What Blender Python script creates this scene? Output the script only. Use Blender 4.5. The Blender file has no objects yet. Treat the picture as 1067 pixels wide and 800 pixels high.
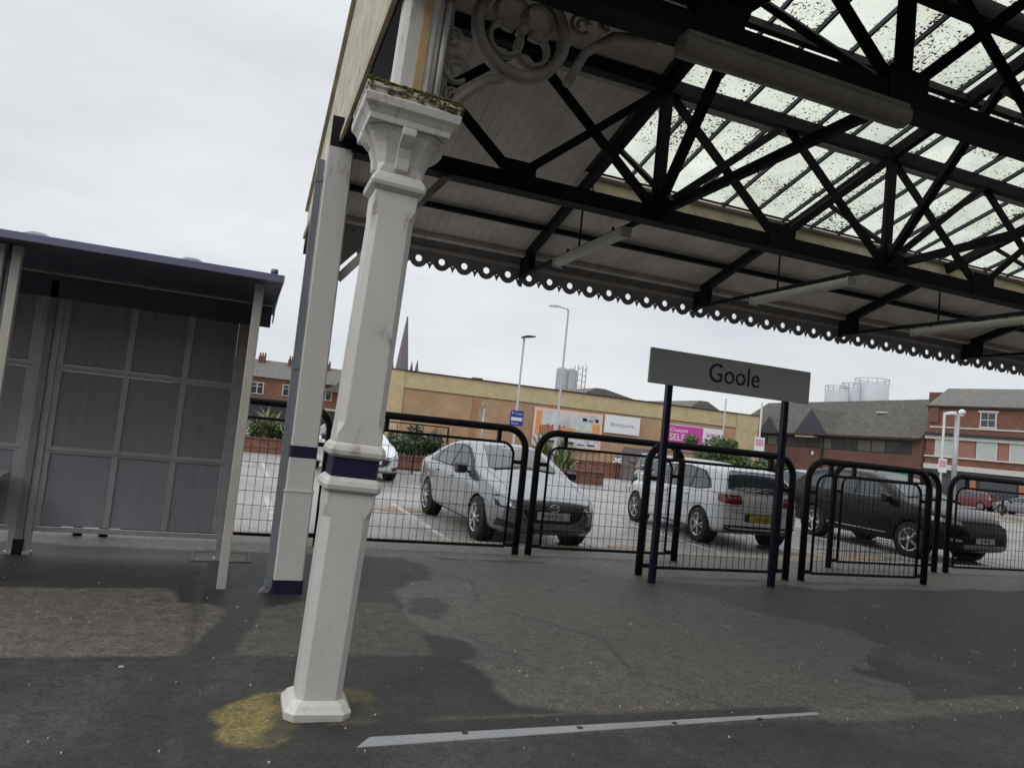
import bpy, bmesh, math, random
from mathutils import Vector, Matrix, noise
from mathutils.bvhtree import BVHTree
R = math.radians
random.seed(7)
S = bpy.context.scene
COL = S.collection
# ------------------------------------------------------------------ camera
f_px, pitch, roll, yaw, EYE = 755.25, 0.06683, 0.10433, 0.35281, 1.55
F = Vector((math.sin(yaw)*math.cos(pitch), math.cos(yaw)*math.cos(pitch), math.sin(pitch)))
Rt = Vector((math.cos(yaw), -math.sin(yaw), 0)); Up = Rt.cross(F)
r2 = Rt*math.cos(roll) + Up*math.sin(roll); u2 = -Rt*math.sin(roll) + Up*math.cos(roll)
cd = bpy.data.cameras.new('camera'); cam = bpy.data.objects.new('camera', cd); COL.objects.link(cam)
mw = Matrix((r2, u2, -F)).transposed().to_4x4(); mw.translation = (0, 0, EYE); cam.matrix_world = mw
cd.sensor_width = 36; cd.lens = 36*f_px/1067; cd.clip_end = 2000; cd.clip_start = .05
S.camera = cam
# ------------------------------------------------------------------ world
SUN_EL, SUN_AZ = 38, 238          # azimuth clockwise from +Y
W = bpy.data.worlds.new('World'); S.world = W; W.use_nodes = True
nt = W.node_tree; nt.nodes.clear(); N = nt.nodes.new; LK = nt.links.new
out = N('ShaderNodeOutputWorld'); bg = N('ShaderNodeBackground'); LK(bg.outputs[0], out.inputs[0])
sky = N('ShaderNodeTexSky'); sky.sky_type = 'NISHITA'; sky.sun_disc = False
sky.sun_elevation = R(SUN_EL); sky.sun_rotation = R(SUN_AZ)
tc = N('ShaderNodeTexCoord'); mp = N('ShaderNodeMapping'); mp.inputs['Scale'].default_value = (1, 1, 3.2)
LK(tc.outputs['Generated'], mp.inputs[0])
n1 = N('ShaderNodeTexNoise'); n1.inputs['Scale'].default_value = 2.3; n1.inputs['Detail'].default_value = 5; n1.inputs['Roughness'].default_value = .5
LK(mp.outputs[0], n1.inputs['Vector'])
cr = N('ShaderNodeValToRGB'); cr.color_ramp.elements[0].position = .32; cr.color_ramp.elements[1].position = .68
cr.color_ramp.elements[0].color = (5.9, 6.15, 6.45, 1); cr.color_ramp.elements[1].color = (7.6, 7.75, 7.9, 1)
LK(n1.outputs[0], cr.inputs[0])
sx = N('ShaderNodeSeparateXYZ'); LK(tc.outputs['Generated'], sx.inputs[0])
mr = N('ShaderNodeMapRange'); mr.inputs[1].default_value = .42; mr.inputs[2].default_value = .95; mr.inputs[3].default_value = .86; mr.inputs[4].default_value = 1.9
LK(sx.outputs[2], mr.inputs[0])
vm = N('ShaderNodeVectorMath'); vm.operation = 'SCALE'; LK(cr.outputs[0], vm.inputs[0]); LK(mr.outputs[0], vm.inputs['Scale'])
mx = N('ShaderNodeMix'); mx.data_type = 'RGBA'; mx.inputs[0].default_value = .94
LK(sky.outputs[0], mx.inputs[6]); LK(vm.outputs[0], mx.inputs[7]); LK(mx.outputs[2], bg.inputs[0])
bg.inputs[1].default_value = .1
sl = bpy.data.lights.new('sun', 'SUN'); sl.energy = .5; sl.angle = R(22); sl.color = (1, .97, .92)
so = bpy.data.objects.new('sun', sl); COL.objects.link(so)
sd = Vector((math.sin(R(SUN_AZ))*math.cos(R(SUN_EL)), math.cos(R(SUN_AZ))*math.cos(R(SUN_EL)), math.sin(R(SUN_EL))))
so.rotation_euler = sd.to_track_quat('Z', 'Y').to_euler()
S.view_settings.view_transform = 'Standard'; S.view_settings.look = 'None'; S.view_settings.exposure = .42; S.view_settings.gamma = 1
S.view_settings.use_curve_mapping = False
S.cycles.max_bounces = 8; S.cycles.transparent_max_bounces = 24
# ------------------------------------------------------------------ materials
def M(name, col, rough=.6, metal=0., var=.12, scale=4., bump=0., bscale=None, dirt=None, dirt_amt=.5, dscale=3., coat=0., spec=None, rvar=0., stretch=None):
    m = bpy.data.materials.new(name); m.use_nodes = True; t = m.node_tree; b = t.nodes['Principled BSDF']
    b.inputs['Roughness'].default_value = rough; b.inputs['Metallic'].default_value = metal
    if coat: b.inputs['Coat Weight'].default_value = coat; b.inputs['Coat Roughness'].default_value = .04
    if spec is not None: b.inputs['Specular IOR Level'].default_value = spec
    c = t.nodes.new('ShaderNodeTexCoord'); g = t.nodes.new('ShaderNodeNewGeometry')
    n = t.nodes.new('ShaderNodeTexNoise'); n.inputs['Scale'].default_value = scale; n.inputs['Detail'].default_value = 6; n.inputs['Roughness'].default_value = .65
    pos = g.outputs['Position']
    if stretch:
        sv = t.nodes.new('ShaderNodeVectorMath'); sv.operation = 'MULTIPLY'; sv.inputs[1].default_value = stretch; t.links.new(pos, sv.inputs[0]); pos = sv.outputs[0]
    t.links.new(pos, n.inputs['Vector'])
    r = t.nodes.new('ShaderNodeMapRange'); r.inputs[1].default_value = .3; r.inputs[2].default_value = .7
    r.inputs[3].default_value = 1-var; r.inputs[4].default_value = 1+var; t.links.new(n.outputs[0], r.inputs[0])
    v = t.nodes.new('ShaderNodeVectorMath'); v.operation = 'SCALE'; v.inputs[0].default_value = col[:3]; t.links.new(r.outputs[0], v.inputs['Scale'])
    o = v.outputs[0]
    if dirt:
        d = t.nodes.new('ShaderNodeTexNoise'); d.inputs['Scale'].default_value = dscale; d.inputs['Detail'].default_value = 9; d.inputs['Roughness'].default_value = .7
        t.links.new(pos, d.inputs['Vector'])
        q = t.nodes.new('ShaderNodeMapRange'); q.inputs[1].default_value = 1-dirt_amt; q.inputs[2].default_value = min(1, 1-dirt_amt+.14); t.links.new(d.outputs[0], q.inputs[0])
        x = t.nodes.new('ShaderNodeMix'); x.data_type = 'RGBA'; t.links.new(q.outputs[0], x.inputs[0]); t.links.new(o, x.inputs[6]); x.inputs[7].default_value = (*dirt, 1); o = x.outputs[2]
    t.links.new(o, b.inputs['Base Color'])
    if rvar:
        q = t.nodes.new('ShaderNodeMapRange'); q.inputs[1].default_value = .35; q.inputs[2].default_value = .65
        q.inputs[3].default_value = max(.05, rough-rvar); q.inputs[4].default_value = min(1, rough+rvar)
        n3 = t.nodes.new('ShaderNodeTexNoise'); n3.inputs['Scale'].default_value = .7; n3.inputs['Detail'].default_value = 5
        t.links.new(g.outputs['Position'], n3.inputs['Vector']); t.links.new(n3.outputs[0], q.inputs[0]); t.links.new(q.outputs[0], b.inputs['Roughness'])
    if bump:
        n2 = t.nodes.new('ShaderNodeTexNoise'); n2.inputs['Scale'].default_value = bscale or scale*6; n2.inputs['Detail'].default_value = 4
        t.links.new(g.outputs['Position'], n2.inputs['Vector'])
        bp = t.nodes.new('ShaderNodeBump'); bp.inputs['Strength'].default_value = bump; bp.inputs['Distance'].default_value = .02
        t.links.new(n2.outputs[0], bp.inputs['Height']); t.links.new(bp.outputs[0], b.inputs['Normal'])
    return m
def asphalt(name, c1, c2, rough=.62, rvar=.2, aggr=.5, big=.45, stain=(0.03, .029, .028)):
    """aggregate speckle, wide tonal blotches, cracks, damp variation"""
    m = bpy.data.materials.new(name); m.use_nodes = True; t = m.node_tree; b = t.nodes['Principled BSDF']; N = t.nodes.new; L = t.links.new
    g = N('ShaderNodeNewGeometry')
    def nz(s, d=6, r=.6):
        n = N('ShaderNodeTexNoise'); n.inputs['Scale'].default_value = s; n.inputs['Detail'].default_value = d; n.inputs['Roughness'].default_value = r; L(g.outputs['Position'], n.inputs['Vector']); return n.outputs[0]
    def mrg(s, a, b_, c=0, d=1):
        q = N('ShaderNodeMapRange'); q.inputs[1].default_value = a; q.inputs[2].default_value = b_; q.inputs[3].default_value = c; q.inputs[4].default_value = d; L(s, q.inputs[0]); return q.outputs[0]
    def mix(f, a, b_):
        x = N('ShaderNodeMix'); x.data_type = 'RGBA'
        L(f, x.inputs[0])
        for i, k in ((6, a), (7, b_)):
            if isinstance(k, tuple): x.inputs[i].default_value = (*k, 1)
            else: L(k, x.inputs[i])
        return x.outputs[2]
    base = mix(mrg(nz(big, 8, .7), .38, .62), c1, c2)
    base = mix(mrg(nz(2.3, 9, .75), .55, .75, 0, .55), base, stain)
    v = N('ShaderNodeTexVoronoi'); v.inputs['Scale'].default_value = 110; L(g.outputs['Position'], v.inputs['Vector'])
    sc = N('ShaderNodeVectorMath'); sc.operation = 'SCALE'; L(base, sc.inputs[0])
    hsv = N('ShaderNodeSeparateColor'); L(v.outputs['Color'], hsv.inputs[0])
    L(mrg(hsv.outputs[0], 0, 1, 1-aggr, 1+aggr), sc.inputs['Scale'])
    L(sc.outputs[0], b.inputs['Base Color'])
    L(mrg(nz(.55, 6), .4, .62, rough-rvar, rough+rvar*.6), b.inputs['Roughness'])
    bp = N('ShaderNodeBump'); bp.inputs['Strength'].default_value = .5; bp.inputs['Distance'].default_value = .006
    L(v.outputs['Distance'], bp.inputs['Height']); 
    bp2 = N('ShaderNodeBump'); bp2.inputs['Strength'].default_value = .25; bp2.inputs['Distance'].default_value = .05; L(nz(1.5, 6), bp2.inputs['Height']); L(bp.outputs[0], bp2.inputs['Normal'])
    L(bp2.outputs[0], b.inputs['Normal'])
    return m
def brick(name, c1, c2, mortar, s=1., rough=.85):
    m = bpy.data.materials.new(name); m.use_nodes = True; t = m.node_tree; b = t.nodes['Principled BSDF']; N = t.nodes.new; L = t.links.new
    g = N('ShaderNodeNewGeometry'); sp = N('ShaderNodeSeparateXYZ'); L(g.outputs['Position'], sp.inputs[0])
    ad = N('ShaderNodeMath'); L(sp.outputs[0], ad.inputs[0]); L(sp.outputs[1], ad.inputs[1]); cb = N('ShaderNodeCombineXYZ'); L(ad.outputs[0], cb.inputs[0]); L(sp.outputs[2], cb.inputs[1])
    k = N('ShaderNodeTexBrick'); L(cb.outputs[0], k.inputs['Vector']); k.inputs['Scale'].default_value = s
    k.inputs['Brick Width'].default_value = .225; k.inputs['Row Height'].default_value = .075; k.inputs['Mortar Size'].default_value = .008
    k.inputs['Color1'].default_value = (*c1, 1); k.inputs['Color2'].default_value = (*c2, 1); k.inputs['Mortar'].default_value = (*mortar, 1)
    n = N('ShaderNodeTexNoise'); n.inputs['Scale'].default_value = .35; n.inputs['Detail'].default_value = 9; n.inputs['Roughness'].default_value = .7; L(g.outputs['Position'], n.inputs['Vector'])
    r = N('ShaderNodeMapRange'); r.inputs[1].default_value = .3; r.inputs[2].default_value = .7; r.inputs[3].default_value = .75; r.inputs[4].default_value = 1.2; L(n.outputs[0], r.inputs[0])
    v = N('ShaderNodeVectorMath'); v.operation = 'SCALE'; L(k.outputs[0], v.inputs[0]); L(r.outputs[0], v.inputs['Scale']); L(v.outputs[0], b.inputs['Base Color'])
    b.inputs['Roughness'].default_value = rough
    return m
def skylight():
    m = bpy.data.materials.new('dirty_glazing'); m.use_nodes = True; t = m.node_tree; t.nodes.clear(); N = t.nodes.new; L = t.links.new
    o = N('ShaderNodeOutputMaterial'); g = N('ShaderNodeNewGeometry')
    tr = N('ShaderNodeBsdfTransparent'); tr.inputs[0].default_value = (.70, .76, .62, 1)
    tl = N('ShaderNodeBsdfTranslucent'); tl.inputs[0].default_value = (.74, .76, .66, 1)
    df = N('ShaderNodeBsdfDiffuse'); df.inputs[0].default_value = (.035, .038, .02, 1)
    def nz(s, d=6, r=.6):
        n = N('ShaderNodeTexNoise'); n.inputs['Scale'].default_value = s; n.inputs['Detail'].default_value = d; n.inputs['Roughness'].default_value = r; L(g.outputs['Position'], n.inputs['Vector']); return n.outputs[0]
    def mrg(s, a, b_, c=0, d=1):
        q = N('ShaderNodeMapRange'); q.inputs[1].default_value = a; q.inputs[2].default_value = b_; q.inputs[3].default_value = c; q.inputs[4].default_value = d; L(s, q.inputs[0]); return q.outputs[0]
    sp = N('ShaderNodeSeparateXYZ'); L(g.outputs['Position'], sp.inputs[0])
    dv = N('ShaderNodeMath'); dv.operation = 'MULTIPLY_ADD'; dv.inputs[1].default_value = 1/.505; dv.inputs[2].default_value = -4.28/.505; L(sp.outputs[0], dv.inputs[0])
    fl = N('ShaderNodeMath'); fl.operation = 'FLOOR'; L(dv.outputs[0], fl.inputs[0]); fy = N('ShaderNodeMath'); fy.operation = 'MULTIPLY'; fy.inputs[1].default_value = .8; L(sp.outputs[1], fy.inputs[0]); f2 = N('ShaderNodeMath'); f2.operation = 'FLOOR'; L(fy.outputs[0], f2.inputs[0])
    cb = N('ShaderNodeCombineXYZ'); L(fl.outputs[0], cb.inputs[0]); L(f2.outputs[0], cb.inputs[1]); wn = N('ShaderNodeTexWhiteNoise'); L(cb.outputs[0], wn.inputs['Vector'])
    fr = N('ShaderNodeMath'); fr.operation = 'FRACT'; L(dv.outputs[0], fr.inputs[0]); ed = N('ShaderNodeMath'); ed.operation = 'PINGPONG'; ed.inputs[1].default_value = .5; L(fr.outputs[0], ed.inputs[0])   # distance from the bar: dirt gathers there
    tc_ = N('ShaderNodeMix'); tc_.data_type = 'RGBA'; L(wn.outputs['Value'], tc_.inputs[0]); tc_.inputs[6].default_value = (.76, .79, .71, 1); tc_.inputs[7].default_value = (.60, .61, .46, 1); L(tc_.outputs[2], tr.inputs[0])
    m1 = N('ShaderNodeMixShader'); L(mrg(nz(1.3, 8, .7), .35, .7, .25, .8), m1.inputs[0]); L(tr.outputs[0], m1.inputs[1]); L(tl.outputs[0], m1.inputs[2])
    a = nz(34, 3, .6); pa = nz(1.1, 5, .6)
    a1 = N('ShaderNodeMath'); L(mrg(pa, .3, .7, -.05, .13), a1.inputs[0]); L(mrg(wn.outputs['Value'], 0, 1, -.05, .05), a1.inputs[1])
    a2 = N('ShaderNodeMath'); L(a1.outputs[0], a2.inputs[0]); L(mrg(ed.outputs[0], 0, .16, .09, 0), a2.inputs[1])
    ad = N('ShaderNodeMath'); L(a, ad.inputs[0]); L(a2.outputs[0], ad.inputs[1])
    m2 = N('ShaderNodeMixShader'); L(mrg(ad.outputs[0], .655, .69), m2.inputs[0]); L(m1.outputs[0], m2.inputs[1]); L(df.outputs[0], m2.inputs[2])
    L(m2.outputs[0], o.inputs[0]); return m
def leaf(name, c):
    m = bpy.data.materials.new(name); m.use_nodes = True; t = m.node_tree; b = t.nodes['Principled BSDF']; N = t.nodes.new; L = t.links.new
    oi = N('ShaderNodeNewGeometry'); rr = N('ShaderNodeMapRange'); rr.inputs[3].default_value = .55; rr.inputs[4].default_value = 1.6; L(oi.outputs['Random Per Island'], rr.inputs[0])
    v = N('ShaderNodeVectorMath'); v.operation = 'SCALE'; v.inputs[0].default_value = c; L(rr.outputs[0], v.inputs['Scale']); L(v.outputs[0], b.inputs['Base Color'])
    b.inputs['Roughness'].default_value = .5
    return m
def glassy(name, col, rough=.06):
    return M(name, col, rough, var=.05, spec=.8)
white_paint = M('white_paint', (.62, .60, .565), .5, var=.08, scale=3, bump=.06, bscale=25, stretch=(1, 1, .35), dirt=(.30, .25, .18), dirt_amt=.42, dscale=8)
mossy_paint = M('mossy_paint', (.60, .57, .47), .7, var=.15, scale=9, bump=.4, dirt=(.14, .12, .03), dirt_amt=.50, dscale=11)
rust_paint = M('rust_stained_paint', (.52, .36, .17), .7, var=.2, scale=8, dirt=(.65, .6, .5), dirt_amt=.42, dscale=9)
post_navy = M('post_navy_paint', (.006, .007, .024), .4, var=.15, scale=6, spec=.3)
navy = M('navy_paint', (.012, .011, .040), .45, var=.15, scale=6)
dark_navy = M('dark_navy_paint', (.02, .021, .04), .55, var=.2)
iron = M('black_iron', (.014, .014, .017), .7, spec=.18, var=.25, scale=6, dirt=(.03, .024, .02), dirt_amt=.36)
grey_iron = M('grey_painted_iron', (.27, .25, .22), .55, var=.2, scale=9, bump=.3, dirt=(.32, .27, .2), dirt_amt=.42, dscale=12)
board_m = M('grey_roof_boards', (.62, .575, .52), .65, var=.18, scale=2.2, dirt=(.36, .33, .29), dirt_amt=.40, dscale=1.6)
beam_grey = M('grey_beam_paint', (.38, .36, .34), .6, var=.15, scale=3, dirt=(.15, .13, .1), dirt_amt=.42, dscale=4)
valance_m = M('dark_grey_valance_paint', (.36, .36, .38), .6, var=.15, scale=5)
cream = M('weathered_cream_boards', (.52, .50, .38), .75, var=.25, scale=5, bump=.3, dirt=(.2, .18, .1), dirt_amt=.44, dscale=6)
cream2 = M('cream_timber', (.42, .36, .25), .7, var=.2, scale=5, dirt=(.18, .15, .1), dirt_amt=.45)
tube_grey = M('grey_light_casing', (.50, .49, .45), .45, var=.08)
tube_dim = M('dusty_diffuser', (.42, .40, .34), .45, var=.1)
tube_brown = M('brown_dusty_diffuser', (.17, .155, .125), .5, var=.2, scale=5)
fence_black = M('black_fence_paint', (.010, .010, .011), .5, spec=.3, var=.2, scale=8)
sign_grey = M('silver_grey_board', (.46, .47, .465), .5, var=.04, scale=1.5)
black_txt = M('black_lettering', (.012, .012, .014), .5)
pipe_grey = M('grey_downpipe_paint', (.20, .215, .235), .5, var=.1)
alu = M('aluminium_frame', (.44, .43, .43), .42, metal=.35, var=.12, scale=6)
alu_cream = M('cream_powder_coat', (.50, .47, .42), .45, var=.08, scale=5, dirt=(.3, .26, .2), dirt_amt=.36)
pane_low = M('frosted_grey_panel', (.27, .275, .305), .30, var=.09, scale=2.5, stretch=(5, 5, .5), dirt=(.19, .19, .21), dirt_amt=.42, dscale=2)
pane_up = M('smoked_grey_panel', (.27, .26, .26), .26, var=.09, scale=2.5, stretch=(5, 5, .4), dirt=(.21, .20, .20), dirt_amt=.42, dscale=2)
lilac = M('lilac_roof_edge', (.20, .20, .31), .3, metal=.1, var=.1)
soffit = M('dark_shelter_soffit', (.09, .09, .125), .6)
cover_m = M('worn_cover', (.13, .12, .11), .8, var=.25, scale=8, bump=.4)
concrete = M('kerb_concrete', (.34, .30, .25), .85, var=.22, scale=3, bump=.3, dirt=(.2, .17, .13), dirt_amt=.45)
yellow = M('worn_yellow_paint', (.30, .24, .065), .7, var=.25, scale=6, bump=.4, dirt=(.06, .055, .04), dirt_amt=.50, dscale=9)
drain_m = M('pale_metal_strip', (.34, .345, .355), .35, metal=.2, var=.15, scale=3, dirt=(.2, .18, .15), dirt_amt=.40)
line_white = M('worn_white_line', (.46, .46, .44), .6, var=.15, scale=6, dirt=(.24, .23, .21), dirt_amt=.54, dscale=5)
stain_m = M('sandy_stain', (.26, .17, .09), .6, var=.3, scale=3)
asph_dark = asphalt('dark_platform_asphalt', (.060, .060, .061), (.088, .086, .085), .55, .2)
asph_brown = asphalt('brown_aged_asphalt', (.135, .122, .102), (.175, .158, .130), .72, .12, big=.8, stain=(.07, .063, .055))
asph_mid = asphalt('mid_grey_asphalt', (.10, .094, .085), (.150, .138, .120), .66, .14, big=.6, stain=(.06, .056, .05))
asph_conc = asphalt('pale_concrete_paving', (.20, .185, .165), (.27, .25, .22), .7, .15, aggr=.25, big=.9, stain=(.11, .10, .09))
asph_wet = asphalt('wet_dark_asphalt', (.035, .035, .036), (.05, .05, .05), .35, .12)
asph_park = asphalt('car_park_asphalt', (.23, .22, .21), (.32, .305, .285), .40, .2, aggr=.18, big=.35, stain=(.13, .125, .12))
road_m = asphalt('street_asphalt', (.12, .12, .12), (.18, .18, .175), .5, .15, aggr=.3)
yel_brick = brick('orange_buff_brick', (.43, .27, .155), (.37, .22, .12), (.38, .29, .20), 1)
buff = M('yellow_buff_brick', (.48, .39, .225), .85, var=.14, scale=1.2)
red_brick = brick('red_brick', (.23, .088, .05), (.13, .052, .036), (.20, .13, .10), 1)
red_brick2 = brick('brown_red_brick', (.165, .068, .048), (.125, .052, .04), (.14, .09, .075), 1)
slate = M('grey_slate', (.13, .125, .115), .8, var=.28, scale=2.5, bump=.6, bscale=8, dirt=(.20, .17, .12), dirt_amt=.43, dscale=1.2)
slate_dk = M('dark_slate', (.075, .068, .06), .85, var=.35, scale=1.5, bump=.6, bscale=6, dirt=(.15, .13, .10), dirt_amt=.44, dscale=1.6)
white_trim = M('white_trim', (.52, .51, .47), .6, var=.08, scale=2)
win_glass = M('window_glass', (.03, .035, .045), .08, var=.3, scale=2, spec=.7)
blind = M('pale_window_blind', (.42, .47, .46), .6, var=.08)
dark_trim = M('dark_trim', (.03, .027, .03), .7)
shop_dark = M('dark_shopfront', (.03, .03, .035), .4, var=.4, scale=1.5)
tan_render = M('tan_brick_infill', (.27, .19, .10), .85, var=.15, scale=2)
pink_panel = M('dusty_pink_panel', (.30, .14, .11), .8, var=.1)
tank_m = M('pale_tank_steel', (.50, .53, .56), .5, var=.08, scale=.4)
silo_m = M('grey_silo_steel', (.30, .32, .34), .5, var=.12, scale=.5)
stone = M('spire_stone', (.16, .15, .16), .85, var=.1)
galv = M('galvanised_post', (.36, .37, .39), .45, metal=.4, var=.1)
lens_w = M('lamp_lens', (.55, .56, .58), .3)
blue_sign = M('blue_sign', (.02, .05, .32), .4); white_sign = M('white_sign_face', (.72, .73, .74), .45, var=.03)
pinkish = M('pink_sign_face', (.62, .32, .42), .5); magenta = M('magenta_poster', (.50, .06, .32), .45)
poster_m = [M('poster_orange', (.62, .28, .10), .6, var=.3, scale=.8), M('poster_sky', (.52, .55, .56), .6, var=.25, scale=.6, dirt=(.6, .3, .25), dirt_amt=.45, dscale=.7),
            M('poster_rust', (.36, .09, .035), .6, var=.5, scale=1.2), M('poster_lime', (.45, .46, .25), .6, var=.3, scale=1)]
poster_pink = M('poster_pale_frame', (.75, .50, .42), .6)
soil_brick = red_brick
leaf_dk = leaf('dark_green_leaf', (.035, .065, .018)); leaf_md = leaf('mid_green_leaf', (.075, .12, .03)); leaf_ph = leaf('variegated_blade', (.16, .19, .07)); leaf_br = leaf('bronze_blade', (.09, .085, .05))
wood_grey = M('grey_brown_hoarding', (.16, .135, .13), .8, var=.2, scale=3)
green_banner = M('green_hoarding', (.02, .28, .15), .6)
glazing = skylight()
# cars
p_silver = M('silver_car_paint', (.25, .26, .28), .2, metal=.7, var=.03, coat=.8)
p_white = M('white_car_paint', (.60, .62, .65), .18, var=.03, coat=.8)
p_black = M('black_car_paint', (.004, .0045, .007), .3, var=.05, coat=.18, spec=.22)
p_red = M('dull_red_car_paint', (.13, .02, .03), .3, coat=.6)
p_green = M('dark_green_car_paint', (.05, .07, .065), .3, coat=.6)
car_glass = M('car_glass', (.025, .035, .042), .03, var=.15, scale=3, spec=1.)
tyre = M('tyre_rubber', (.016, .016, .017), .75, var=.2); rim_m = M('alloy_rim', (.50, .51, .53), .3, metal=.7); rim_dk = M('dark_wheel_recess', (.02, .02, .02), .6)
car_black = M('black_car_plastic', (.018, .018, .02), .45); chrome = M('chrome', (.65, .65, .67), .15, metal=1)
lamp_red = M('tail_lamp_red', (.20, .012, .025), .15, coat=.5); lamp_clear = M('head_lamp_glass', (.38, .40, .43), .1, metal=.3, coat=1)
plate_w = M('white_plate', (.60, .60, .58), .5); plate_y = M('yellow_plate', (.50, .36, .05), .5)
specks = M('pale_grit', (.45, .42, .37), .8, var=.3, scale=20)
# ------------------------------------------------------------------ helpers
def tag(o, label=None, cat=None, group=None, kind=None):
    if label: o['label'] = label
    if cat: o['category'] = cat
    if group: o['group'] = group
    if kind: o['kind'] = kind
    return o
def empty(name, loc, label, cat, group=None, rz=0):
    o = bpy.data.objects.new(name, None); COL.objects.link(o); o.location = loc; o.rotation_euler = (0, 0, rz); o.empty_display_size = .1
    return tag(o, label, cat, group)
def children(o): return [c for c in bpy.data.objects if c.parent == o]
def copy_tree(o, parent=None):
    c = o.copy(); COL.objects.link(c); c.parent = parent
    for ch in children(o): copy_tree(ch, c)
    return c
class B:
    def __init__(s): s.bm = bmesh.new()
    def face(s, pts, mi=0):
        f = s.bm.faces.new([s.bm.verts.new(p) for p in pts]); f.material_index = mi; return f
    def box(s, a, b, mi=0):
        x0, y0, z0 = a; x1, y1, z1 = b
        v = [s.bm.verts.new(p) for p in ((x0,y0,z0),(x1,y0,z0),(x1,y1,z0),(x0,y1,z0),(x0,y0,z1),(x1,y0,z1),(x1,y1,z1),(x0,y1,z1))]
        for q in ((0,3,2,1),(4,5,6,7),(0,1,5,4),(1,2,6,5),(2,3,7,6),(3,0,4,7)):
            f = s.bm.faces.new([v[i] for i in q]); f.material_index = mi
        return s
    def bar(s, p, q, w, h, up=(0, 0, 1), mi=0):
        p, q = Vector(p), Vector(q); d = (q-p).normalized(); up = Vector(up)
        sd = d.cross(up); 
        if sd.length < 1e-4: sd = d.cross(Vector((1, 0, 0)))
        sd.normalize(); u = sd.cross(d).normalized(); sd *= w/2; u *= h/2
        v = [s.bm.verts.new(c) for c in (p-sd-u, p+sd-u, p+sd+u, p-sd+u, q-sd-u, q+sd-u, q+sd+u, q-sd+u)]
        for k in ((0,1,2,3),(7,6,5,4),(0,4,5,1),(1,5,6,2),(2,6,7,3),(3,7,4,0)):
            f = s.bm.faces.new([v[i] for i in k]); f.material_index = mi
        return s
    def tube(s, pts, r, n=10, closed=False, mi=0):
        pts = [Vector(p) for p in pts]; rs = r if isinstance(r, (list, tuple)) else [r]*len(pts)
        rings = []; prev = None; m = len(pts)
        for i, p in enumerate(pts):
            if closed: d = (pts[(i+1) % m]-pts[i-1])
            else: d = pts[min(i+1, m-1)]-pts[max(i-1, 0)]
            d.normalize()
            if prev is None:
                a = d.cross(Vector((0, 0, 1))); 
                if a.length < 1e-3: a = d.cross(Vector((0, 1, 0)))
            else: a = prev-d*prev.dot(d)
            a.normalize(); prev = a; b = d.cross(a)
            rings.append([s.bm.verts.new(p+(a*math.cos(t)+b*math.sin(t))*rs[i]) for t in [2*math.pi*k/n for k in range(n)]])
        for i in range(m if closed else m-1):
            A, C = rings[i], rings[(i+1) % m]
            for k in range(n):
                f = s.bm.faces.new((A[k], A[(k+1) % n], C[(k+1) % n], C[k])); f.smooth = True; f.material_index = mi
        if not closed:
            s.bm.faces.new(rings[0][::-1]).material_index = mi; s.bm.faces.new(rings[-1]).material_index = mi
        return s
    def loft(s, rings, cap=True, smooth=False, mi=0):
        R_ = [[s.bm.verts.new(p) for p in r] for r in rings]; n = len(R_[0])
        for A, C in zip(R_, R_[1:]):
            for k in range(n):
                f = s.bm.faces.new((A[k], A[(k+1) % n], C[(k+1) % n], C[k])); f.smooth = smooth; f.material_index = mi
        if cap:
            s.bm.faces.new(R_[0][::-1]).material_index = mi; s.bm.faces.new(R_[-1]).material_index = mi
        return s
    def lathe(s, prof, c=(0, 0, 0), axis='z', n=24, mi=0):
        rings = []
        for r, h in prof:
            ring = []
            for k in range(n):
                t = 2*math.pi*k/n
                q = (r*math.cos(t), r*math.sin(t), h) if axis == 'z' else (r*math.cos(t), h, r*math.sin(t))
                ring.append((q[0]+c[0], q[1]+c[1], q[2]+c[2]))
            rings.append(ring)
        return s.loft(rings, True, True, mi)
    def prism(s, poly, t0, t1, fn, mi=0):
        """poly 2D points, extruded between t0 and t1 ; fn(u,v,t)->xyz"""
        a = [s.bm.verts.new(fn(u, v, t0)) for u, v in poly]; b = [s.bm.verts.new(fn(u, v, t1)) for u, v in poly]
        s.bm.faces.new(a[::-1]).material_index = mi; s.bm.faces.new(b).material_index = mi
        for k in range(len(a)):
            f = s.bm.faces.new((a[k], a[(k+1) % len(a)], b[(k+1) % len(a)], b[k])); f.material_index = mi
        return s
    def done(s, name, mats, parent=None, loc=None, bevel=0, label=None, normals=True):
        if normals: bmesh.ops.recalc_face_normals(s.bm, faces=s.bm.faces)
        me = bpy.data.meshes.new(name); s.bm.to_mesh(me); s.bm.free()
        o = bpy.data.objects.new(name, me); COL.objects.link(o)
        for m in (mats if isinstance(mats, (list, tuple)) else [mats]): me.materials.append(m)
        if parent: o.parent = parent
        if loc: o.location = loc
        if bevel:
            b = o.modifiers.new('bevel', 'BEVEL'); b.width = bevel; b.segments = 2; b.limit_method = 'ANGLE'
        if label: o['label'] = label
        return o
def text(name, s, size, loc, rot, m, parent, ext=.003, align='LEFT', xs=1.):
    c = bpy.data.curves.new(name, 'FONT'); c.body = s; c.size = size; c.extrude = ext; c.align_x = align
    t = bpy.data.objects.new('tmp', c); COL.objects.link(t); bpy.context.view_layer.update()
    me = bpy.data.meshes.new_from_object(t.evaluated_get(bpy.context.evaluated_depsgraph_get())); me.name = name
    bpy.data.objects.remove(t); bpy.data.curves.remove(c)
    o = bpy.data.objects.new(name, me); COL.objects.link(o); me.materials.clear(); me.materials.append(m)
    o.location = loc; o.rotation_euler = rot; o.scale = (xs, 1, 1); o.parent = parent; return o
def smooth(t): t = max(0, min(1, t)); return t*t*(3-2*t)
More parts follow.
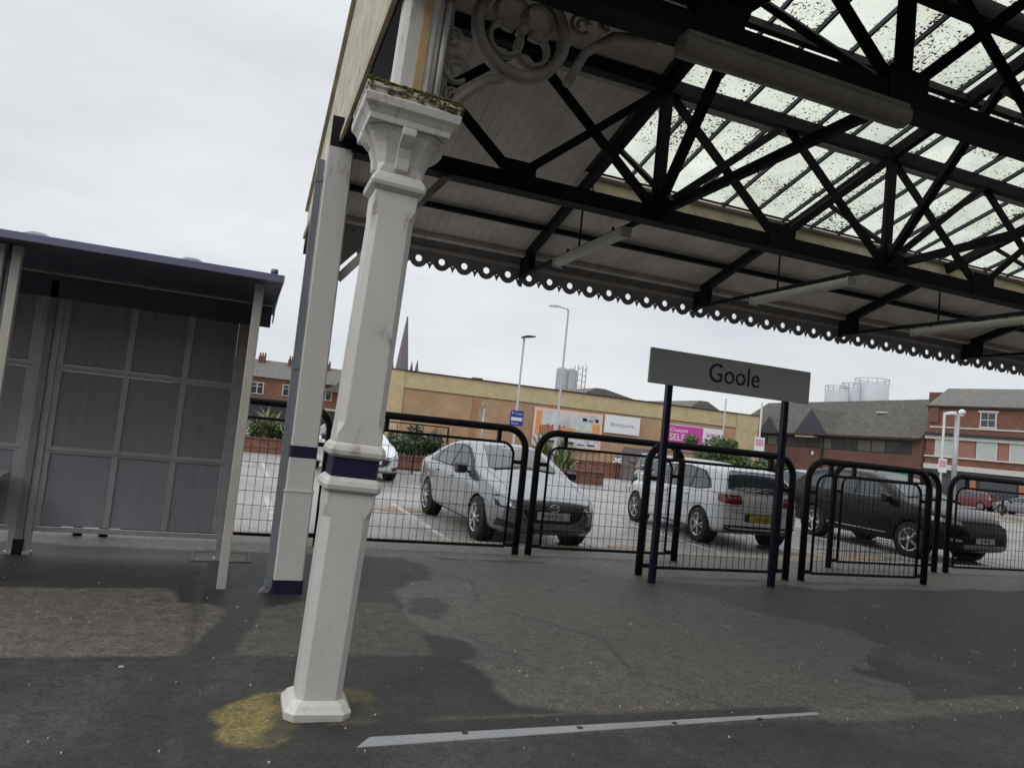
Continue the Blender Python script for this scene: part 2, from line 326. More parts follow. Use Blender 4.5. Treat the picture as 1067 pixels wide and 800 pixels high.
def gz(x, y):
    return -.10 - .6*smooth((math.hypot(x, y)-24)/36)
# ------------------------------------------------------------------ ground
def sheet(name, poly, z, m, wob=.03, seg=.12, zf=None, seed=0):
    pts = []
    for i in range(len(poly)):
        a, c = Vector((*poly[i], 0)), Vector((*poly[(i+1) % len(poly)], 0)); n = max(1, int((c-a).length/seg))
        for k in range(n):
            p = a.lerp(c, k/n)
            if wob: p += Vector((noise.noise(p*2.1+Vector((seed, 0, 0))), noise.noise(p*2.3+Vector((0, seed, 9))), 0))*wob*2 + Vector((noise.noise(p*11), noise.noise(p*12+Vector((5, 5, 5))), 0))*wob*.7
            pts.append((p.x, p.y, z))
    b = B(); f = b.bm.faces.new([b.bm.verts.new(p) for p in pts]); 
    if f.normal.z < 0: f.normal_flip()
    bmesh.ops.triangulate(b.bm, faces=b.bm.faces)
    bmesh.ops.recalc_face_normals(b.bm, faces=b.bm.faces)
    for f in b.bm.faces:
        if f.normal.z < 0: f.normal_flip()
    o = b.done(name, m, normals=False); return tag(o, kind='structure')
b = B()     # platform slab
b.box((-60, 1.6, -.9), (80, 9.55, 0)); o = b.done('platform', asph_dark); tag(o, kind='structure')
b = B(); b.box((-60, 9.552, -.9), (80, 9.72, -.004)); tag(b.done('platform_kerb', concrete), kind='structure')
# car park: one sheet to the horizon
b = B(); xs = [-900, -400, -150, -60] + [x for x in range(-40, 121, 5)] + [200, 500, 900]; ys = [9.72, 12, 15, 18, 21] + [y for y in range(24, 120, 6)] + [200, 500, 1000]
g = [[b.bm.verts.new((x, y, gz(x, y))) for x in xs] for y in ys]
for r0, r1 in zip(g, g[1:]):
    for k in range(len(xs)-1): b.bm.faces.new((r0[k], r0[k+1], r1[k+1], r1[k])).smooth = True
tag(b.done('car_park', asph_park), kind='structure')
b = B(); b.face([(-900, -900, -.95), (900, -900, -.95), (900, 9.6, -.95), (-900, 9.6, -.95)]); tag(b.done('trackbed', M('ballast', (.16, .14, .12), .9, var=.3, scale=8, bump=.8)), kind='structure')
import numpy as np
def sdf(PX, PY_, poly):
    d = np.full(PX.shape, 1e9); ins = np.zeros(PX.shape, bool); n = len(poly)
    for i in range(n):
        ax_, ay_ = poly[i]; bx_, by_ = poly[(i+1) % n]; ex, ey = bx_-ax_, by_-ay_
        t = np.clip(((PX-ax_)*ex+(PY_-ay_)*ey)/(ex*ex+ey*ey), 0, 1); d = np.minimum(d, np.hypot(PX-ax_-t*ex, PY_-ay_-t*ey))
        c = ((ay_ > PY_) != (by_ > PY_)); 
        with np.errstate(divide='ignore', invalid='ignore'): xi = ax_+(PY_-ay_)*ex/(ey if ey else 1e-9)
        ins ^= c & (PX < xi)
    return np.where(ins, d, -d)
GS = .035; gx = np.arange(-4, 14, GS); gy = np.arange(2.8, 9.555, GS); PXg, PYg = np.meshgrid(gx, gy)
def fbm(sc, seed, oc=3):
    v = np.array([[0.]]); rs = np.random.RandomState(seed); tot = np.zeros(PXg.shape)
    for o_ in range(oc):
        g_ = rs.rand(400, 400); u = PXg*sc*2**o_+50; w = PYg*sc*2**o_+50; i, j = np.floor(u).astype(int) % 399, np.floor(w).astype(int) % 399; fu, fv = u-np.floor(u), w-np.floor(w)
        fu = fu*fu*(3-2*fu); fv = fv*fv*(3-2*fv)
        tot += (g_[i, j]*(1-fu)*(1-fv)+g_[i+1, j]*fu*(1-fv)+g_[i, j+1]*(1-fu)*fv+g_[i+1, j+1]*fu*fv-.5)/2**o_
    return tot
def mask(poly, soft, wob, sc=2.0, seed=1):
    return np.clip((sdf(PXg, PYg, poly)+fbm(sc, seed)*wob)/soft+.5, 0, 1)
c_dark = np.array([.029, .028, .027])
img = np.ones(PXg.shape+(3,))*c_dark; wet = np.zeros(PXg.shape)
img *= (1+.25*fbm(.8, 3))[..., None]
def lay(m, c, w=0):
    global img, wet
    m = m[..., None]; img = img*(1-m)+np.array(c)*m; wet = wet*(1-m[..., 0])+w*m[..., 0]
big = mask([(2.12, 8.28), (5.0, 8.1), (6.9, 6.9), (5.98, 6.04), (5.2, 4.9), (4.5, 3.66), (3.68, 3.66), (2.3, 3.70), (1.75, 3.98), (1.66, 4.5), (1.64, 5.05), (1.50, 5.5), (1.5, 6.25), (1.75, 7.1)], .07, .45, 1.6, 5)
lay(big, (.112, .102, .088), .15)
lay(big*np.clip((PXg-3.2)/2.2+fbm(.7, 8)*.8, 0, 1)*.65, (.055, .054, .052), .3)  # patch fades darker to the right: canopy shade painted into its colour
lay(np.clip(fbm(.9, 21)*2.2-.15, 0, 1)*.5*(PYg < 6), (.085, .08, .072), 0)
bl = mask([(-9, 6.42), (-1.52, 6.47), (-.38, 6.56), (.13, 5.85), (-.08, 4.84), (-1.08, 4.84), (-9, 4.8)], .018, .03, 4, 7); lay(bl, (.108, .096, .078), -.3)
bl = mask([(.34, 5.95), (.62, 6.16), (1.40, 6.21), (1.49, 5.45), (1.40, 4.82), (.12, 4.84)], .018, .04, 4, 9); lay(bl*.85, (.098, .088, .073), -.3)
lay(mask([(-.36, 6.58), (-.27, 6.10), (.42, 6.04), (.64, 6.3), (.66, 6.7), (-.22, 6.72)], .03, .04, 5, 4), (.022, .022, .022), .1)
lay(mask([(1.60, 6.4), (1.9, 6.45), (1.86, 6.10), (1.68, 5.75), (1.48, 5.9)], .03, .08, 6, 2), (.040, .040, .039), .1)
lay(mask([(4.6, 7.5), (9.5, 7.6), (14.5, 7.7), (14.5, 3.95), (9, 3.92), (6.6, 3.95), (5.75, 4.8), (5.2, 6.2)], .25, .5, .9, 15)*.8, (.036, .035, .034), .05)  # right-hand ground: shadow under the canopy painted in as a darker tone
lay(mask([(-20, 8.02), (.67, 8.3), (2.31, 8.33), (3.65, 8.22), (4.5, 7.5), (7.0, 7.30), (9.3, 7.45), (10.4, 7.5), (12, 7.6), (40, 7.7), (40, 9.9), (-20, 9.9)], .10, .25, 1.5, 6), (.155, .142, .125), .1)
lay(np.clip(fbm(.7, 31)*2.4, 0, 1)*.55*(PYg > 7.2), (.085, .08, .074), .15)
lay(mask([(-20, 9.25), (40, 9.25), (40, 10), (-20, 10)], .05, .06, 2, 3), (.30, .27, .225), -.2)
lay(mask([(.55, 3.80), (1.9, 3.79), (3.66, 3.78), (3.66, 3.62), (1.9, 3.62), (.55, 3.60)], .04, .03, 6, 5)*.95, (.020, .020, .019), .4)
lay(mask([(3.62, 3.74), (8, 3.86), (13.9, 3.9), (13.9, 3.6), (8, 3.6), (3.60, 3.52)], .05, .05, 5, 2)*.8, (.115, .105, .09), 0)
for py_ in ([(.07, 3.70), (.07, 3.93), (.14, 4.08), (.27, 4.20), (.5, 4.22), (.6, 3.9), (.42, 3.69), (.31, 3.54), (.12, 3.55)], [(.62, 4.28), (.86, 4.20), (.90, 3.95), (.80, 3.74), (.66, 3.72)]):
    ym = mask(py_, .03, .08, 5, 14)*np.clip(1.1-np.clip(fbm(6, 17)*1.6-.5, 0, .7), 0, 1); rgt = .5 if py_[0][0] > .3 else 1.
    lay(ym*.92*rgt, (.215, .17, .055), 0)
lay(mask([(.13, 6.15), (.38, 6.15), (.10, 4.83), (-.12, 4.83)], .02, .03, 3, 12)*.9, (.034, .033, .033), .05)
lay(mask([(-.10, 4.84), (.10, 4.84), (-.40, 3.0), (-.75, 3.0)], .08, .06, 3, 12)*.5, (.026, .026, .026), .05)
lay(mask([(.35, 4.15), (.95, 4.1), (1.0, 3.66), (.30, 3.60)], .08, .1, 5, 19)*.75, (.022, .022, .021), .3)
for i in range(46):      # small dark gum and oil spots, pale scuffs
    rx, ry, rr_ = np.random.RandomState(i).rand(3); cx_, cy_ = -1.5+rx*9, 3.3+ry*4.5; rad = .015+.05*rr_**3
    k_ = np.clip((rad-np.hypot(PXg-cx_, (PYg-cy_)))/.02+.5, 0, 1)*.7
    lay(k_, (.022, .021, .02) if i % 3 else (.17, .16, .14), 0)
wand = [(1.8, 8.2), (2.4, 7.1), (2.2, 6.2), (2.9, 5.2), (2.7, 4.3), (3.1, 3.7)], [(4.0, 7.8), (4.6, 6.4), (6.1, 5.7), (7.4, 4.6)], [(-1.4, 4.8), (-.7, 4.3), (-.5, 3.4)], [(7.2, 7.4), (7.9, 6.3), (9.3, 5.6)]
for wl in wand:
    for (x0, y0), (x1, y1) in zip(wl, wl[1:]):
        nn_ = np.hypot(x1-x0, y1-y0); ox, oy = -(y1-y0)/nn_*.010, (x1-x0)/nn_*.010
        lay(mask([(x0-ox, y0-oy), (x1-ox, y1-oy), (x1+ox, y1+oy), (x0+ox, y0+oy)], .02, .03, 5, 41)*.6, (.03, .03, .03), 0)
lay(mask([(.6, 3.805), (3.66, 3.79), (3.66, 3.77), (.6, 3.785)], .02, .02, 5, 5)*.8, (.13, .105, .08), 0)
lay(mask([(.7, 3.47), (1.64, 3.50), (3.62, 3.60), (3.62, 3.615), (1.64, 3.53), (.7, 3.49)], .02, .02, 5, 5)*.7, (.10, .09, .075), 0)
# crack and joint lines, darker tar streaks
for (x0, y0, x1, y1, w_) in ((-4, 4.82, 1.45, 4.83, .02), (.32, 5.95, .06, 4.84, .012), (-.15, 8.5, -.10, 3.2, .03), (1.52, 6.2, 2.3, 3.7, .015), (5.4, 7.3, 9.2, 6.2, .02)):
    l = [(x0-w_, y0-w_*.6), (x1-w_, y1-w_), (x1+w_, y1+w_), (x0+w_, y0+w_)]; lay(mask(l, .025, .03, 5, 11)*.6, (.04, .04, .04), .3)
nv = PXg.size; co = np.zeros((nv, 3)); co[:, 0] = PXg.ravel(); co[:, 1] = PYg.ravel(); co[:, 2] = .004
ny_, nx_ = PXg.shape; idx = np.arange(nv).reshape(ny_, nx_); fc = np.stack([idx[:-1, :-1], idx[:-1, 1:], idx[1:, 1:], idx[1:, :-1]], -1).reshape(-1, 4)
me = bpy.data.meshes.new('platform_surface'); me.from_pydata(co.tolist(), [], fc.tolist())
ca = me.color_attributes.new('asphalt_and_shade_tone', 'FLOAT_COLOR', 'POINT'); buf = np.ones((nv, 4)); buf[:, :3] = np.clip(img.reshape(-1, 3), .004, 1); buf[:, 3] = np.clip(wet.ravel()*.5+.5, 0, 1)
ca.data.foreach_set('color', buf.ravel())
m = bpy.data.materials.new('patched_platform_asphalt'); m.use_nodes = True; t = m.node_tree; bs = t.nodes['Principled BSDF']; NN = t.nodes.new; LL = t.links.new
at = NN('ShaderNodeAttribute'); at.attribute_name = 'asphalt_and_shade_tone'; ge = NN('ShaderNodeNewGeometry')
vo = NN('ShaderNodeTexVoronoi'); vo.inputs['Scale'].default_value = 85; LL(ge.outputs['Position'], vo.inputs['Vector'])
sp3 = NN('ShaderNodeSeparateColor'); LL(vo.outputs['Color'], sp3.inputs[0]); m1 = NN('ShaderNodeMapRange'); m1.inputs[3].default_value = .58; m1.inputs[4].default_value = 1.45; LL(sp3.outputs[0], m1.inputs[0])
n5 = NN('ShaderNodeTexNoise'); n5.inputs['Scale'].default_value = 9; n5.inputs['Detail'].default_value = 8; n5.inputs['Roughness'].default_value = .75; LL(ge.outputs['Position'], n5.inputs['Vector'])
m2 = NN('ShaderNodeMapRange'); m2.inputs[1].default_value = .3; m2.inputs[2].default_value = .7; m2.inputs[3].default_value = .6; m2.inputs[4].default_value = 1.42; LL(n5.outputs[0], m2.inputs[0])
mu = NN('ShaderNodeMath'); mu.operation = 'MULTIPLY'; LL(m1.outputs[0], mu.inputs[0]); LL(m2.outputs[0], mu.inputs[1])
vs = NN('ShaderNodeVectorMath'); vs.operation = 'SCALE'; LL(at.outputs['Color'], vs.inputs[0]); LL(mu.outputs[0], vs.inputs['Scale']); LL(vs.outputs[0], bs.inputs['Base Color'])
m3 = NN('ShaderNodeMapRange'); m3.inputs[3].default_value = .95; m3.inputs[4].default_value = .32; LL(at.outputs['Alpha'], m3.inputs[0]); LL(m3.outputs[0], bs.inputs['Roughness'])
bp = NN('ShaderNodeBump'); bp.inputs['Strength'].default_value = .5; bp.inputs['Distance'].default_value = .005; LL(vo.outputs['Distance'], bp.inputs['Height'])
b3 = NN('ShaderNodeBump'); b3.inputs['Strength'].default_value = .3; b3.inputs['Distance'].default_value = .03; LL(n5.outputs[0], b3.inputs['Height']); LL(bp.outputs[0], b3.inputs['Normal']); LL(b3.outputs[0], bs.inputs['Normal'])
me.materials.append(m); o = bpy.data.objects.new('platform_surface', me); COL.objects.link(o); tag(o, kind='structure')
b = B()
for (x0, x1, y0, y1) in ((-.28, .28, 8.10, 8.13), (-.28, .28, 7.66, 7.69), (-.28, -.25, 7.692, 8.098), (.25, .28, 7.692, 8.098)): b.box((x0, y0, .0), (x1, y1, .014))
b.box((-.245, 7.695, 0), (.245, 8.095, .010)); o = b.done('inspection_cover', [cover_m]); tag(o, 'square concrete-framed inspection cover in the platform beside the shelter', 'manhole cover')
b = B(); b.prism([(.70, 3.495), (.78, 3.60), (2.2, 3.63), (3.6, 3.655), (3.6, 3.62), (1.64, 3.535)], .0, .009, lambda u, v, t: (u, v, t))
o = b.done('drain_strip', drain_m, bevel=.004); tag(o, 'long pale metal drain strip set in the platform right of the white column', 'drain')
b = B()
for x in (1.25, 1.9, 2.5, 3.1): b.box((x, 3.575, .0092), (x+.03, 3.6, .012))
b.done('drain_slot', black_txt, o)
# grit
b = B()
for i in range(260):
    x = random.uniform(-2, 9); y = random.uniform(3.3, 7.6) if random.random() < .7 else random.uniform(3.4, 4.6); s = random.uniform(.002, .0075)*(2.2 if random.random() < .06 else 1); a = random.random()*6.3
    z0 = .0035; pts = [(x+s*math.cos(a+k*1.257)*random.uniform(.6, 1.2), y+s*math.sin(a+k*1.257)*random.uniform(.6, 1.2)) for k in range(5)]
    b.prism(pts, z0, z0+.008, lambda u, v, t: (u, v, t))
tag(b.done('grit', specks), 'scattered pale grit and droppings on the platform asphalt', 'grit', kind='stuff')
# car park markings
b = B()
for x in (-6.55, -4.15, -1.75, .65, 3.05, 5.45, 7.85, 10.25, 12.65, 15.05, 17.45, 19.85): b.box((x-.05, 10.0, -.12), (x+.05, 14.5, -.092))
for x in (-4, -1.6, .8, 3.2, 5.6, 8.0, 10.4, 12.8, 15.2, 17.6): b.box((x-.05, 18.2, -.12), (x+.05, 22.6, -.092))
b.box((-7, 22.6, -.12), (20, 22.7, -.0915))
tag(b.done('bay_markings', line_white), kind='structure')
for x, y, rx, ry, s in ((3.0, 13.5, .5, .3, 1), (6.3, 10.3, .6, .25, 4), (10.6, 10.6, 1.2, .3, 7), (8.4, 9.95, 1.3, .22, 9)):
    sheet('mud_stain', [(x+rx*math.cos(t*.52), y+ry*math.sin(t*.52)) for t in range(12)], -.095, stain_m, .08, seed=s)
b = B(); b.box((46, 22, -1.2), (46.3, 60, -.45)); tag(b.done('street_kerb', concrete), kind='structure')
# ------------------------------------------------------------------ front column
def octo(cx, cy, h, c, z): return [(cx+x, cy+y, z) for x, y in ((-h+c, -h), (h-c, -h), (h, -h+c), (h, h-c), (h-c, h), (-h+c, h), (-h, h-c), (-h, -h+c))]
CX, CY = .552, 3.97
col = empty('canopy_column', (CX, CY, 0), 'thick white chamfered iron column with a moulded capital and a navy band, nearest the camera', 'column')
def ol(name, rings, m, parent=col, bev=.003):
    b = B(); b.loft([octo(0, 0, h, c, z) for h, c, z in rings]); return b.done(name, m, parent, bevel=bev)
ol('plinth', [(.166, .045, 0), (.170, .045, .040), (.160, .043, .052), (.145, .04, .075), (.122, .036, .092)], white_paint)
ol('shaft', [(.116, .036, .0925), (.124, .038, 1.02), (.126, .008, 1.08), (.126, .008, 1.1485)], white_paint)
ol('lower_ring', [(.128, .01, 1.149), (.148, .02, 1.165), (.153, .022, 1.188), (.146, .02, 1.212), (.126, .01, 1.23)], white_paint)
ol('colour_band', [(.121, .006, 1.2305), (.121, .006, 1.33)], navy)
ol('upper_ring', [(.126, .01, 1.3305), (.146, .02, 1.345), (.150, .022, 1.368), (.142, .02, 1.392), (.124, .01, 1.41)], white_paint)
ol('shaft', [(.122, .006, 1.4105), (.122, .006, 1.45), (.122, .034, 1.51), (.116, .032, 2.63), (.118, .006, 2.69), (.118, .006, 2.77)], white_paint)
ol('neck_ring', [(.12, .006, 2.7705), (.146, .01, 2.79), (.152, .012, 2.81), (.145, .01, 2.835), (.128, .01, 2.86), (.122, .008, 2.872)], white_paint)
ol('capital', [(.120, .006, 2.8725), (.122, .03, 2.92), (.136, .04, 2.97), (.155, .05, 3.02), (.185, .06, 3.075), (.205, .06, 3.09)], white_paint)
b = B()       # leaf-like brackets on each face of the capital
for k in range(4):
    a = k*math.pi/2
    for off in (-.0,):
        prof = [(.118, 2.88), (.140, 2.89), (.148, 2.95), (.168, 3.0), (.205, 3.03), (.228, 3.055), (.228, 3.095), (.118, 3.095)]
        b.prism(prof, -.038+off, .038+off, lambda u, v, t, a=a: (u*math.cos(a)-t*math.sin(a), u*math.sin(a)+t*math.cos(a), v))
b.done('capital_bracket', white_paint, col, bevel=.006)
ol('abacus', [(.205, .004, 3.0955), (.218, .004, 3.10), (.222, .004, 3.13), (.238, .004, 3.155), (.256, .004, 3.175), (.262, .004, 3.215), (.248, .004, 3.23)], white_paint)
ol('abacus_top', [(.248, .004, 3.2305), (.248, .004, 3.245), (.260, .004, 3.255), (.260, .004, 3.275)], mossy_paint)
b = B(); b.box((-.256, -.256, 3.2755), (.256, .256, 3.292))
for i in range(420):
    t = random.uniform(0, 1); sd_ = random.choice((0, 0, 1)); 
    x, y = ((-.26+.52*t), -.258) if sd_ == 0 else (.258, -.26+.52*t)
    if x < 0 and sd_ == 0 and random.random() < .6: continue
    s = random.uniform(.003, .011); z = 3.288-random.random()**3*.06
    b.loft([octo(x, y, s*q, s*q*.4, z+s*w_) for q, w_ in ((.3, -.8), (.9, -.3), (1, .2), (.4, .8))])
b.done('moss', M('moss', (.15, .14, .035), .9, var=.5, scale=30, bump=.8), col)
ol('pier', [(.105, .03, 3.2925), (.105, .03, 3.925)], white_paint)
b = B(); b.box((-.004, -.112, 3.2925), (.042, -.1055, 3.92)); b.done('rusty_strip', rust_paint, col)
b = B()
for x in (.075, .115): b.tube([(x+.02, -.075, 3.2925), (x+.02, -.075, 3.92)], .018, 8)
b.done('pier_moulding', white_paint, col)
# cast iron spandrel bracket in the X direction
b = B(); YB = 0.
def ring(cx, cz, r, t=.018, w=.05, n=40, a0=0, a1=2*math.pi):
    full = abs(a1-a0-2*math.pi) < 1e-3; m = n if full else n+1
    rr = []
    for k in range(m):
        a = a0+(a1-a0)*k/n
        rr.append([(cx+(r+dr)*math.cos(a), YB+dy, cz+(r+dr)*math.sin(a)) for dr, dy in ((-t, -w*.3), (-t*.3, -w/2), (t*.3, -w/2), (t, -w*.3), (t, w*.3), (t*.3, w/2), (-t*.3, w/2), (-t, w*.3))])
    if full: rr.append(rr[0])
    b.loft(rr, cap=not full, smooth=True)
BX, BZ = .60, 3.95       # circle centre relative to the column
ring(BX, BZ, .275, .032, .10)
for k in range(4):
    a = math.pi/4*0+k*math.pi/2+.70; c = (BX+.122*math.cos(a), BZ+.122*math.sin(a))
    ring(c[0], c[1], .098, .015, .075, 26, a-2.7, a+2.7)
b.lathe([(.012, -.05), (.03, -.04), (.034, 0), (.03, .04), (.012, .05)], (BX, YB, BZ), 'y', 12)
b.done('bracket_roundel', grey_iron, col)
b = B()
# arched rib springing from the abacus under the circle, and the frame edges
arc = [(.12+.0, 3.30), (.2, 3.33), (.27, 3.42), (.36, 3.52), (.44, 3.60), (.53, 3.635)]
b.tube([(x, YB, z) for x, z in arc], [.028]*6, 8)
b.tube([(.115, YB, 3.3), (.13, YB, 3.7), (.14, YB, 4.2)], .03, 8)
b.tube([(.93, YB, 3.72), (1.02, YB, 3.95), (1.2, YB, 4.12), (1.5, YB, 4.2)], .03, 8)
b.tube([(.12, YB, 4.24), (1.5, YB, 4.25)], .035, 8)
for (cx, cz, r) in ((.24, 3.60, .075), (.235, 3.44, .04), (.2, 3.78, .05), (.33, 4.15, .06), (.97, 4.12, .06), (1.13, 4.17, .035)):
    ring(cx, cz, r, .011, .035, 20, .3, 5.6); ring(cx+.01, cz, r*.5, .009, .03, 14, 0, 4.2)
b.prism([(.14, 3.32), (.24, 3.38), (.20, 3.5), (.18, 4.18), (.14, 4.18)], -.006, .006, lambda u, v, t: (u, t, v))
b.done('bracket_scrollwork', grey_iron, col)
col.rotation_euler = (0, R(2.0), 0)      # the old column stands slightly out of plumb
# ------------------------------------------------------------------ rear post, downpipe, brace
post = empty('canopy_post', (.55, 6.55, 0), 'slimmer white square post with navy band and navy foot behind the thick column', 'post')
def ob(name, x0, x1, z0, z1, m, c=.012):
    b = B(); h = (x1-x0)/2; b.loft([octo(0, 0, h, c, z0), octo(0, 0, h, c, z1)]); return b.done(name, m, post)
ob('foot', -.125, .125, 0, .12, navy); ob('shaft', -.12, .12, .1205, .86, white_paint); ob('ledge', -.126, .126, .8605, .875, white_paint)
ob('shaft', -.115, .115, .8755, 1.15, white_paint); ob('colour_band', -.113, .113, 1.1505, 1.25, navy); ob('shaft', -.113, .113, 1.2505, 3.925, white_paint)
b = B(); b.bar((.12, 0, 2.75), (1.02, 0, 3.9), .07, .10, (0, 1, 0)); b.done('brace', beam_grey, post)
b = B(); b.bar((0, .12, 3.0), (0, .9, 3.88), .07, .12, (1, 0, 0)); b.done('brace', white_paint, post)
b = B(); b.box((.005, -.03, .05), (.065, .03, 3.75))
for z in (.05, 1.9, 3.55): b.box((.0, -.036, z), (.067, .036, z+.05))
b.prism([(.005, .05), (.065, .05), (.03, .0), (-.04, .0)], -.03, .03, lambda u, v, t: (u, t, v))
o = b.done('downpipe', pipe_grey, loc=(.365, 6.5, 0)); tag(o, 'grey rectangular rainwater pipe strapped to the left side of the square post', 'downpipe')
# ------------------------------------------------------------------ station canopy
can = empty('platform_canopy', (0, 0, 0), 'pitched station canopy on black lattice girders with dirty skylights and scalloped valance', 'canopy')
YE, XG, ZE = 10.4, .57, 4.2
def rz(y): return ZE+(YE-y)*.3
XR = 27
TR = [3.79+3.16*i for i in range(7)]; YRIDGE = 4.55; PY, FY = 6.5, 3.78
n_ = Vector((0, .3, 1)).normalized()
# boards (as one part): lower slope everywhere, full slope in the end bay
b = B(); x = XG+.03; k = 0
while x < XR:
    top = YRIDGE if x+.14 < 3.80 else 8.2
    yb = top+.0; 
    b.bar((x+.069, YE-.02, rz(YE-.02)+.06+random.uniform(-.001, .001)), (x+.069, yb, rz(yb)+.06), .136, .02, n_); x += .14
b.done('roof_boarding', board_m, can)
b = B(); b.face([(XG+.02, YE+.05, rz(YE+.05)+.10), (XR, YE+.05, rz(YE+.05)+.10), (XR, 8.2, rz(8.2)+.10), (XG+.02, 8.2, rz(8.2)+.10)])
b.face([(XG+.02, 8.2, rz(8.2)+.10), (3.80, 8.2, rz(8.2)+.10), (3.80, YRIDGE, rz(YRIDGE)+.10), (XG+.02, YRIDGE, rz(YRIDGE)+.10)])
zr = rz(YRIDGE)
b.face([(XG+.02, YRIDGE, zr+.1), (XR, YRIDGE, zr+.1), (XR, 2.0, zr-.75), (XG+.02, 2.0, zr-.75)])
b.done('roof_covering', slate_dk, can)
# glazing: each pane row as one sheet, bars separately
b = B(); b.face([(3.80, 8.18, rz(8.18)+.085), (XR, 8.18, rz(8.18)+.085), (XR, YRIDGE, rz(YRIDGE)+.085), (3.80, YRIDGE, rz(YRIDGE)+.085)])
b.done('glazing', glazing, can)
x = 4.28
while x < XR:
    b = B(); b.bar((x, 8.18, rz(8.18)+.05), (x, YRIDGE, rz(YRIDGE)+.05), .028, .05, n_); x += .505
    b.done('glazing_bar', dark_navy, can)
def pur(name, y, w, h, dz, m, x0=XG+.03, x1=XR):
    b = B(); b.bar((x0, y, rz(y)+dz), (x1, y, rz(y)+dz), w, h, n_); return b.done(name, m, can)
pur('purlin', 9.44, .05, .07, -.01, iron); pur('wall_plate', 10.22, .08, .07, .005, board_m)
b = B(); b.box((XG+.03, YE-.035, 4.08), (XR, YE-.001, 4.13)); b.done('valance_moulding', board_m, can)
pur('glazing_sill', 8.27, .05, .19, -.05, cream2, 3.86); pur('purlin', 6.62, .06, .12, -.02, beam_grey); pur('ridge_beam', YRIDGE+.12, .12, .26, -.06, iron)
pur('purlin', 5.55, .06, .10, -.01, iron)
# trusses
for i, x in enumerate(TR):
    b = B(); b.bar((x, YE-.06, rz(YE-.06)-.02), (x, YRIDGE, rz(YRIDGE)-.02), .09, .13, n_)
    b.prism([(YE-.05, 3.92), (YE-.42, 4.0), (YE-.42, rz(YE-.42)-.05), (YE-.05, rz(YE-.05)-.05)], x-.05, x+.05, lambda u, v, t: (t, u, v))
    rf = b.done('rafter', iron, can)
    b = B(); x2 = x+.26
    b.bar((x, YE-.1, 3.97), (x, PY, 3.97), .045, .05); b.bar((x, PY, 3.97), (x2, FY, 4.16), .07, .08)
    b.done('tie_beam', iron, can)
    b = B(); b.tube([(x, 8.35, 3.97), (x, 8.35, rz(8.35)-.05)], .014, 6); b.done('hanger_rod', iron, can)
    for p0, p1, w_, h_ in (((x, PY, 4.0), (x, 5.1, rz(5.1)-.06), .06, .10), ((x2, FY, 4.2), (x, 5.25, rz(5.25)-.06), .06, .09), ((x, PY-.3, 4.0), (x, 7.5, rz(7.5)-.06), .05, .06)):
        b = B(); b.bar(p0, p1, w_, h_, (1, 0, 0)); b.done('truss_strut', iron, can)
b = B(); b.box((XG, 1.97, zr-1.15), (XR, 2.0, zr-.70)); b.done('front_shade_valance', valance_m, can)  # unseen drop at the track edge, added to cut sky light under the roof
# lattice girders
def girder(y, zb, zt, nodes_x0, sp, xs0, xs1, ch):
    g_ = B(); g_.box((xs0, y-.055, zb-ch), (xs1, y+.055, zb)); g_.box((xs0, y-.09, zb-ch-.012), (xs1, y+.09, zb-ch-.001))
    lg = g_.done('lattice_girder', iron, can)
    g_ = B(); g_.box((xs0, y-.05, zt-.06), (xs1, y+.05, zt+.08)); g_.done('top_chord', iron, lg)
    k = 0; x = nodes_x0
    def mem(nm, p0, p1, w, h):
        d = B(); d.bar(p0, p1, w, h, (0, 1, 0)); d.done(nm, iron, lg)
    while x < xs1-.5:
        if x < xs0-.05:
            mem('diagonal', (xs0+.1, y+.03, zb+(zt-zb)*(x+sp-xs0-.1)/sp-.02), (x+sp, y+.03, zb-.02), .11, .02); x += sp; k += 1; continue
        mem('diagonal', (x, y-.03, zb-.02), (x+sp, y-.03, zt), .085, .02); mem('diagonal', (x+sp, y+.03, zb-.02), (x, y+.03, zt), .11, .02)
        if k % 2 == 0: mem('vertical_strut', (x, y, zb), (x, y, zt-.06), .13, .05)
        pl = B(); pl.box((x-.18, y-.066, zb-ch+.01), (x+.18, y-.056, zb+.12)); pl.done('gusset_plate', iron, lg)
        x += sp; k += 1
    return lg
girder(PY, 4.03, 5.33, TR[0]-1.58*2+0, 1.58, .64, XR, .16)
girder(FY, 4.24, 5.62, TR[0]+.29-1.58*2, 1.58, .75, XR, .16)
